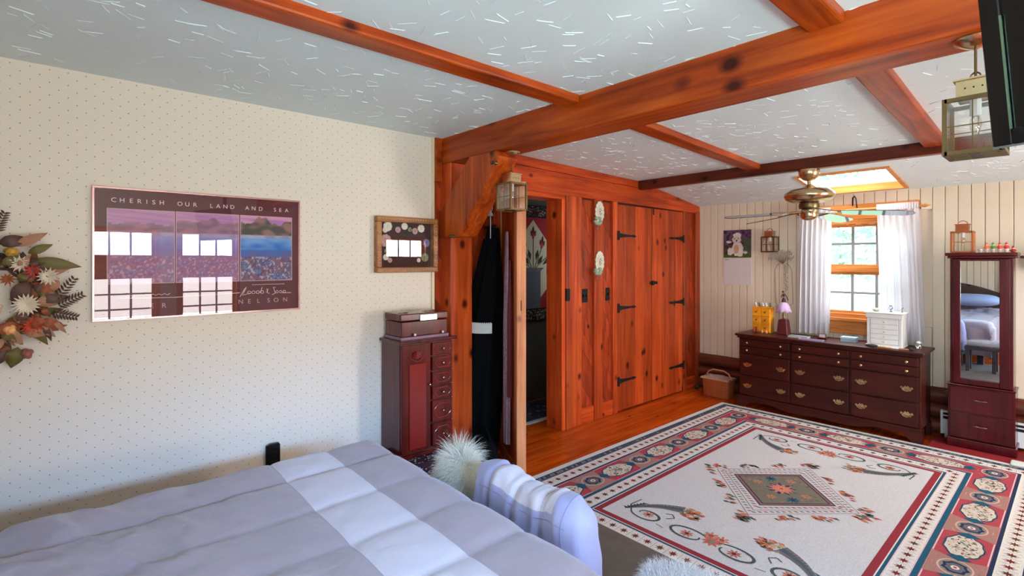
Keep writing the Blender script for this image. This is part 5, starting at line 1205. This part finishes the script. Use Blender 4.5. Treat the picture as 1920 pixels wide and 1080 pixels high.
# white jewellery chest
wj = thing('white_jewellery_chest', 'white jewellery chest of five small drawers at the right of the dresser', 'box', (-1.15, 5.48, T)); wm = mat('white_lacquer', S(214, 216, 216), .35)
JX0, JX1, JY0, JY1 = -1.285, -1.03, 5.35, 5.55
obj('case', MB().box(JX0, JY0 + .012, T, JX1, JY1, T + .245), wm, wj, bevel=.002); obj('plinth', MB().box(JX0 - .006, JY0 - .002, T + .0, JX1 + .006, JY1 + .004, T + .012), wm, wj, bevel=.002)
obj('lid', MB().box(JX0 - .006, JY0 - .004, T + .247, JX1 + .006, JY1 + .004, T + .285), wm, wj, bevel=.003); obj('lid_top', MB().box(JX0 - .014, JY0 - .012, T + .285, JX1 + .014, JY1 + .008, T + .297), wm, wj, bevel=.003)
for k in range(5):
    z0 = T + .022 + k * .043; d = obj('drawer', MB().box(JX0 + .028, JY0 + .004, z0, JX1 - .028, JY0 + .012, z0 + .038), wm, wj, bevel=.0015)
    obj('knob', MB().ball(((JX0 + JX1) / 2, JY0 - .001, z0 + .019), .005, 8, 6), brass, d, smooth=True)
for x in (JX0 + .012, JX1 - .012): obj('pilaster', MB().box(x - .009, JY0 + .006, T + .014, x + .009, JY0 + .012, T + .24), wm, wj, bevel=.001)
ZT = T + .2975
t = thing('dish', 'small pale stacked dish on the white jewellery chest', 'dish', (-1.235, 5.44, ZT)); obj('bowl', MB().lathe([(.012, 0), (.022, .004), (.034, .018), (.036, .02), (.030, .018), (.012, .008)], 20, (-1.235, 5.44, ZT)), mat('cream_china', S(200, 204, 180), .3), t, smooth=True)
obj('rim', MB().lathe([(.036, .02), (.038, .024), (.034, .026)], 20, (-1.235, 5.44, ZT)), mat('cream_rim', S(220, 220, 200), .3), t, smooth=True)
t = thing('earring_stand', 'little dark floral stand in the middle of the white chest top', 'ornament', (-1.13, 5.46, ZT)); obj('base', MB().lathe([(.012, 0), (.008, .004), (.002, .008)], 10, (-1.13, 5.46, ZT)), iron, t); mb = MB().tube([(-1.13, 5.46, ZT), (-1.132, 5.46, ZT + .05)], .0015, 5)
for k in range(8): a = k * 2.4; mb.ball((-1.131 + .012 * math.cos(a), 5.46, ZT + .03 + .018 * math.sin(a) + .006), .005, 6, 4)
obj('blossom', mb, mat('slate_bead', S(90, 96, 110), .4), t)
t = thing('ring_holder', 'tiny brown hooked ring holder at the right of the white chest top', 'ornament', (-1.05, 5.46, ZT)); obj('hook', MB().tube([(-1.05, 5.46, ZT), (-1.052, 5.46, ZT + .03), (-1.046, 5.46, ZT + .04), (-1.04, 5.46, ZT + .034)], .003, 6), brass_d, t); obj('base', MB().lathe([(.009, 0), (.006, .003)], 10, (-1.05, 5.46, ZT)), brass_d, t)
# small low items
def flatbox(nm, lab, cat, x0, y0, x1, y1, h, c1, c2):
    t = thing(nm, lab, cat, ((x0 + x1) / 2, (y0 + y1) / 2, T)); obj('body', MB().box(x0, y0, T, x1, y1, T + h * .7), mat(nm + '_a' + str(round(x0, 2)), c1, .5), t, bevel=.001); obj('cover', MB().box(x0 - .002, y0 - .002, T + h * .7, x1 + .002, y1 + .002, T + h), mat(nm + '_b' + str(round(x0, 2)), c2, .4), t, bevel=.001)
flatbox('notebook', 'grey notebook lying left of centre on the dresser top', 'book', -1.93, 5.33, -1.76, 5.42, .016, S(220, 220, 215), S(150, 156, 160))
flatbox('card_box', 'small pale blue box lying on the dresser before the window', 'box', -1.50, 5.40, -1.38, 5.48, .045, S(150, 170, 180), S(176, 206, 226))
flatbox('paper_stack', 'flat white papers lying before the white jewellery chest', 'paper', -1.21, 5.27, -1.02, 5.345, .008, S(226, 222, 212), S(236, 232, 224))
t = thing('photo_stand', 'small reddish photo stand at the centre of the dresser', 'frame', (-1.66, 5.43, T)); obj('base', MB().box(-1.70, 5.41, T, -1.62, 5.45, T + .01), w_burg, t); obj('frame', MB().box(-1.695, 5.43, T + .01, -1.625, 5.438, T + .05), mat('rosewood', S(120, 60, 50), .4), t, bevel=.002); obj('picture', MB().box(-1.685, 5.428, T + .016, -1.635, 5.4305, T + .044), mat('photo_grey', S(190, 190, 200), .3), t)
t = thing('hairbrush', 'dark hairbrush with amber handle lying at the front of the dresser', 'brush', (-1.18, 5.235, T)); obj('head', MB().ball((-1.22, 5.235, T + .015), (.05, .02, .014), 14, 8), mat('dark_bristle', S(44, 30, 30), .6), t, smooth=True); obj('handle', MB().tube([(-1.18, 5.235, T + .010), (-1.14, 5.23, T + .010), (-1.08, 5.225, T + .010)], [.007, .009, .007], 10), mat('amber', S(190, 130, 60), .3), t, smooth=True)
t = thing('hairbrush', 'second brush with brown handle near the right corner of the dresser', 'brush', (-1.0, 5.24, T)); obj('head', MB().ball((-.945, 5.245, T + .015), (.02, .012, .014), 12, 8), mat('black_bristle', S(30, 26, 28), .6), t, smooth=True); obj('handle', MB().tube([(-.96, 5.245, T + .010), (-1.03, 5.235, T + .010)], [.007, .009], 10), mat('nut_handle', S(150, 90, 60), .3), t, smooth=True)
t = thing('glass_jar', 'small clear glass jar at the back right of the dresser', 'jar', (-.93, 5.42, T)); obj('jar', MB().lathe([(.02, 0), (.024, .02), (.022, .04), (.016, .05)], 16, (-.93, 5.42, T)), glassmat('jar_glass', (.9, .95, .95), .2), t, smooth=True); obj('lid', MB().lathe([(.017, .05), (.017, .058), (.005, .066)], 16, (-.93, 5.42, T)), white_p, t, smooth=True)
t = thing('necklace_tray', 'clear oblong tray catching the light at the dresser centre front', 'tray', (-1.72, 5.27, T)); obj('base', MB().box(-1.80, 5.23, T, -1.60, 5.29, T + .004), mat('tray_lilac', S(150, 140, 180), .15), t); obj('rim', MB().box(-1.80, 5.23, T + .004, -1.795, 5.29, T + .012).box(-1.605, 5.23, T + .004, -1.60, 5.29, T + .012).box(-1.795, 5.23, T + .004, -1.605, 5.234, T + .012).box(-1.795, 5.286, T + .004, -1.605, 5.29, T + .012), mat('tray_lilac2', S(170, 160, 190), .15), t)

# calendar
ca = thing('wall_calendar', 'wall calendar with a fluffy white puppy photo beside the wooden wall', 'calendar', (-2.595, 5.698, 1.225))
cp = MB(); cx0, cx1, cz0, cz1 = -2.75, -2.44, 1.53, 1.84; NN = 56
def dogcol(u, v):
    w = mnoise.noise(Vector((u * 9, v * 9, 2))); w2 = mnoise.noise(Vector((u * 30, v * 30, 2)))
    c_ = lerp(S(60, 40, 60), S(110, 80, 110), .5 + w * 1.5) if v > .45 else lerp(S(50, 60, 36), S(90, 70, 60), .5 + w * 1.5)
    if u > .72 and v < .7: c_ = lerp(S(60, 90, 50), S(90, 80, 90), .5 + w)
    if v < .09: c_ = S(70, 92, 30)
    def e(cx, cy, rx, ry): return ((u - cx) / rx) ** 2 + ((v - cy) / ry) ** 2 < 1 + w2 * .5
    if e(.52, .32, .20, .26) or e(.25, .22, .10, .14) or e(.60, .16, .12, .12) or e(.2, .57, .10, .04): c_ = lerp(S(200, 190, 180), S(235, 228, 220), .5 + w2)
    if e(.47, .30, .09, .16): c_ = S(200, 160, 120)
    if e(.49, .66, .25, .13): c_ = S(96, 72, 60)
    if e(.50, .80, .15, .10): c_ = S(222, 214, 206)
    if e(.48, .65, .16, .13): c_ = S(208, 196, 186)
    if e(.48, .61, .035, .03) or e(.40, .68, .02, .02) or e(.55, .69, .02, .02): c_ = S(30, 20, 20)
    if e(.80, .18, .07, .05): c_ = S(210, 196, 170)
    return c_
for j in range(NN):
    for i in range(NN):
        Q = [(i / NN, j / NN), ((i + 1) / NN, j / NN), ((i + 1) / NN, (j + 1) / NN), (i / NN, (j + 1) / NN)]
        cp.add([(cx0 + (cx1 - cx0) * u, 5.694, cz0 + (cz1 - cz0) * v) for u, v in Q], [(0, 1, 2, 3)], 0, [dogcol(u, v) for u, v in Q])
cp.box(cx0, 5.6945, cz0, cx1, 5.699, cz1, 0, S(90, 80, 80)); obj('photo_page', cp, printm, ca)
gm = MB().box(cx0, 5.693, 1.222, cx1 + .006, 5.699, 1.527, 0, S(214, 206, 206)); obj('date_page', gm, printm, ca)
gl = MB()
for k in range(8): gl.box(cx0 + .012 + k * .0405, 5.6925, 1.235, cx0 + .0128 + k * .0405, 5.6931, 1.49)
for k in range(7): gl.box(cx0 + .012, 5.6925, 1.235 + k * .0425, cx1 - .012, 5.6931, 1.2358 + k * .0425)
obj('grid_lines', gl, mat('pale_grid', S(180, 172, 176), .6), ca)
c = bpy.data.curves.new('month_name', 'FONT'); c.body = 'April'; c.size = .026; c.extrude = .0002; c.materials.append(mat('ink', S(90, 70, 70), .6))
mo = font_obj('month_name', c); mo.parent = ca; mo.location = Vector((cx0 + .012, 5.6925, 1.50)) - WL[ca.name]; mo.rotation_euler = (PI / 2, 0, 0)
# dried swag
sw = thing('dried_flower_swag', 'dried flower swag with looped cords hanging on the beadboard above the lamp', 'ornament', (-2.13, 5.69, .95))
stm = mat('dry_stem', S(130, 112, 90), .9); bl_ = mat('dry_bloom', S(176, 164, 148), .9); g = random.Random(21)
for k in range(15):
    a = PI * (.08 + .84 * k / 14); L = g.uniform(.08, .15); c_, s_ = math.cos(a), math.sin(a)
    e = (-2.11 + L * c_ * 1.1, 5.66, 1.50 + L * s_ * .75); obj('stem', MB().tube([(-2.11, 5.69, 1.46), ((e[0] - 2.11) / 2, 5.665, (e[2] + 1.5) / 2), e], .002, 5), stm, sw)
    mb = MB()
    for q in range(5): mb.ball((e[0] + g.uniform(-.012, .012), e[1], e[2] + g.uniform(-.014, .014)), (.007, .006, .009), 6, 4)
    obj('bloom', mb, bl_, sw, smooth=True)
for x in (-2.19, -2.02): obj('cord', MB().tube([(x * .5 - 1.055, 5.69, 1.47), (x, 5.692, 1.40), (x + .01, 5.692, 1.05), (-2.13, 5.692, .97)], .0022, 5), stm, sw)
mb = MB()
for k in range(26): mb.ball((-2.075 + g.uniform(-.015, .015), 5.68, 1.46 - k * .011), (.008, .006, .008), 6, 4)
obj('braid', mb, bl_, sw, smooth=True); mb = MB()
for k in range(22): mb.ball((-2.14 + g.uniform(-.035, .035), 5.675, 1.0 + g.uniform(-.05, .05)), (.009, .007, .008), 6, 4)
obj('lower_bunch', mb, bl_, sw, smooth=True)

# ------------------------------------------------------------------ mirrored cabinet
CX0, CX1, CY0, CY1 = -.735, -.345, 5.37, 5.60; CH = 1.56
cb = thing('mirror_cabinet', 'tall burgundy jewellery cabinet with a long mirror door', 'cabinet', (-.54, 5.48, .0105)); B0 = .0105
obj('lower_case', MB().box(CX0, CY0, B0 + .075, CX1, CY1, .50), w_burg, cb, bevel=.003); obj('plinth', MB().box(CX0 - .008, CY0 - .01, B0, CX1 + .008, CY1, B0 + .07), w_burg, cb, bevel=.006)
obj('waist_moulding', MB().box(CX0 - .006, CY0 - .01, .50, CX1 + .006, CY1, .512), w_burg, cb, bevel=.004)
obj('upper_case', MB().box(CX0 + .012, CY0 + .02, .512, CX1 - .012, CY1, 1.515), w_burg, cb, bevel=.003)
cr_ = MB().box(CX0 - .002, CY0 - .006, 1.515, CX1 + .002, CY1, 1.535).box(CX0 - .014, CY0 - .018, 1.535, CX1 + .014, CY1 + .005, 1.56); obj('cornice', cr_, w_burg, cb, bevel=.005, seg=2)
MX0, MX1, MZ0, MZ1 = -.658, -.432, .56, 1.495
dd = MB().box(CX0 + .03, CY0, .518, MX0, CY0 + .02, 1.512).box(MX1, CY0, .518, CX1 - .03, CY0 + .02, 1.512).box(MX0, CY0, .518, MX1, CY0 + .02, MZ0).box(MX0, CY0, MZ1, MX1, CY0 + .02, 1.512)
md = obj('mirror_door', dd, w_burg, cb, bevel=.003); obj('mirror', MB().box(MX0, CY0 + .008, MZ0, MX1, CY0 + .012, MZ1), mirror, md)
for z0, z1 in ((.095, .285), (.295, .49)):
    d = obj('drawer', MB().box(CX0 + .012, CY0 - .008, z0, CX1 - .012, CY0, z1), w_burg, cb, bevel=.003); zz = (z0 + z1) / 2 + .01
    obj('handle', MB().tube([(-.585, CY0 - .008, zz), (-.58, CY0 - .028, zz + .002), (-.54, CY0 - .032, zz), (-.50, CY0 - .028, zz + .002), (-.495, CY0 - .008, zz)], .004, 8), mat('dark_nickel', S(150, 130, 130), .2, 1.) if 'dark_nickel' not in bpy.data.materials else bpy.data.materials['dark_nickel'], d, smooth=True)
potlab = ['leftmost empty small white pot on the mirrored cabinet', 'second white pot with an orange topped doll on the mirrored cabinet', 'third white pot with a green leafed doll on the mirrored cabinet', 'fourth white pot with a red capped doll on the mirrored cabinet', 'fifth white pot with a bright red doll on the mirrored cabinet', 'rightmost red Christmas doll at the corner of the cabinet']
potm = mat('white_clay_pot', S(222, 205, 195), .5); dc = [None, S(230, 110, 60), S(90, 140, 60), S(226, 70, 50), S(220, 50, 36), S(170, 28, 22)]; skin = mat('doll_face', S(236, 190, 160), .5)
for k in range(6):
    x = -.545 + k * .037; t = thing('pot_doll', potlab[k], 'figurine', (x, 5.415, 1.5605), group='potted dolls on the mirrored cabinet'); Z0 = 1.5605
    if k < 5: obj('pot', MB().lathe([(.010, 0), (.015, .022), (.017, .023), (.017, .028), (.012, .028)], 12, (x, 5.415, Z0)), potm, t, smooth=True)
    if dc[k]:
        m_ = mat('doll_red_%d' % k, dc[k], .6); zb = Z0 + (.028 if k < 5 else .0)
        obj('body', MB().ball((x, 5.415, zb + .012), (.016, .012, .016), 8, 6).ball((x - .012, 5.41, zb + .014), (.008, .005, .005), 6, 4).ball((x + .012, 5.41, zb + .014), (.008, .005, .005), 6, 4), m_, t, smooth=True)
        obj('head', MB().ball((x, 5.412, zb + .031), .008, 8, 6), skin, t, smooth=True); obj('hat', MB().lathe([(.009, .034), (.007, .042), (.001, .052)], 10, (x, 5.412, zb)), m_, t, smooth=True)
tag(obj('wall_shelf', MB().box(-.325, 5.47, 1.515, .3, 5.70, 1.535).box(-.25, 5.62, 1.42, -.23, 5.70, 1.515), w_burg, bevel=.004), 'reddish wall shelf end at the right picture edge beside the cabinet', 'shelf')
# heater
ht = thing('baseboard_heater', 'white baseboard heater with dark slots along the log wall', 'heater', (.3, 5.61, .03))
hm = MB().box(-.80, 5.615, .03, 1.4, 5.64, .155).box(-.80, 5.61, .21, 1.4, 5.64, .225).box(-.80, 5.61, .18, 1.4, 5.62, .19)
obj('cover', hm, white_p, ht, bevel=.002); obj('fins', MB().box(-.79, 5.622, .155, 1.39, 5.638, .21), iron, ht); obj('end_cap', MB().box(-.815, 5.608, .03, -.80, 5.642, .227), white_p, ht); obj('foot', MB().box(-.79, 5.617, 0, -.77, 5.637, .03).box(.3, 5.617, 0, .32, 5.637, .03), white_p, ht)
# trivial strip on floor by the mat edge at right
tag(obj('white_towel', MB().box(-.36, 5.15, .0125, -.16, 5.26, .03), mat('white_terry', S(215, 220, 215), .9, bump=.6, bscale=120), bevel=.008, seg=2), 'folded white cloth on the red mat at the right edge', 'cloth')

# ------------------------------------------------------------------ basket
bk_ = thing('wicker_basket', 'small wicker basket with handle on the floor left of the dresser', 'basket', (-2.68, 5.44, 0))
wick = mat('wicker', S(176, 92, 46), .6, bump=.4, bscale=90, var=.2, vscale=40); x0, x1, y0, y1 = -2.82, -2.555, 5.36, 5.53
for r_ in range(13):
    z = .008 + r_ * .0145; e = .012 * z / .19; n_ = 36; pts = []
    cx_, cy_, hx_, hy_ = (x0 + x1) / 2, (y0 + y1) / 2, (x1 - x0) / 2 + e, (y1 - y0) / 2 + e
    for k in range(n_ + 1):
        a = 2 * PI * k / n_; c_, s_ = math.cos(a), math.sin(a); wv = 1 + .018 * (1 if (k + r_) % 2 else -1)
        pts.append((cx_ + hx_ * wv * math.copysign(abs(c_) ** .35, c_), cy_ + hy_ * wv * math.copysign(abs(s_) ** .35, s_), z))
    obj('weave', MB().tube(pts, .0078, 6, cap=False), wick, bk_, smooth=True)
obj('liner', MB().box(x0 + .012, y0 + .012, .01, x1 - .012, y1 - .012, .185), wick, bk_)
obj('rim', MB().tube([(x0 - .02, y0 - .012, .20), (x1 + .02, y0 - .012, .20), (x1 + .02, y1 + .012, .20), (x0 - .02, y1 + .012, .20), (x0 - .02, y0 - .012, .20)], .010, 8), mat('pale_wicker', S(196, 160, 130), .6, bump=.3), bk_, smooth=True)
obj('handle', MB().tube([(x0 - .015, 5.445, .20), (x0 + .02, 5.445, .26), (x0 + .07, 5.445, .285), (x1 - .07, 5.445, .285), (x1 - .02, 5.445, .26), (x1 + .015, 5.445, .20)], .008, 8), mat('pale_wicker2', S(190, 140, 104), .6), bk_, smooth=True)
cl_ = MB(); vs = []; n_ = 18
for j in range(n_ + 1):
    for i in range(n_ + 1):
        u, v = i / n_, j / n_; vs.append((x0 - .012 + (x1 - x0 + .024) * u, y0 - .008 + (y1 - y0 + .016) * v, .198 + .035 * math.sin(PI * u) * math.sin(PI * v) + .014 * mnoise.noise(Vector((u * 7, v * 7, 0)))))
cl_.add(vs, [(j * (n_ + 1) + i, j * (n_ + 1) + i + 1, (j + 1) * (n_ + 1) + i + 1, (j + 1) * (n_ + 1) + i) for j in range(n_) for i in range(n_)])
tag(obj('crochet_cloth', cl_, mat('mauve_crochet', S(186, 156, 150), .9, bump=.8, bscale=150, var=.35, vscale=70), smooth=180, solid=.003), 'mauve crochet cloth bundled in the wicker basket', 'cloth')
tag(obj('door_stop', MB().ball((-3.0, 5.55, .025), (.03, .035, .024), 12, 8), mat('dark_green_felt', S(36, 52, 36), .8), smooth=True), 'small dark green beanbag on the floor in the corner by the closet', 'door stop')

# ------------------------------------------------------------------ garden outside the rear window
gr = struct('garden_ground', MB().box(-14, 6.2, -.9, 14, 40, -.8), mat('sunlit_grass', S(190, 210, 160), .9)); gr['kind'] = 'structure'
fo = mat('pale_foliage', S(176, 204, 184), .8); tk = mat('grey_bark', S(205, 205, 200), .9)
g = random.Random(2)
for k, (x, y, h) in enumerate(((-4.4, 15, 4.2), (-8.6, 18.5, 5.2), (-3.2, 21, 4.6))):
    t = thing('tree', ['leafy tree seen through the left window panes', 'taller tree farther left outside the window', 'pale tree behind the middle window panes'][k], 'tree', (x, y, -.8))
    obj('trunk', MB().tube([(x, y, -.8), (x + .1, y, h * .4), (x, y, h * .8)], [.14, .10, .04], 8), tk, t)
    mb = MB()
    for q in range(1100):
        a = g.uniform(0, 2 * PI); r0 = g.uniform(.2, 1.5); z = h * .25 + g.uniform(0, h * .8); p = Vector((x + r0 * math.cos(a), y + r0 * math.sin(a), z)); s_ = g.uniform(.06, .14)
        d1 = Vector((g.uniform(-1, 1), g.uniform(-1, 1), g.uniform(-1, 1))).normalized() * s_; d2 = d1.orthogonal().normalized() * s_ * .6
        mb.add([p - d1, p - d2, p + d1, p + d2], [(0, 1, 2, 3)])
    obj('foliage', mb, fo, t)
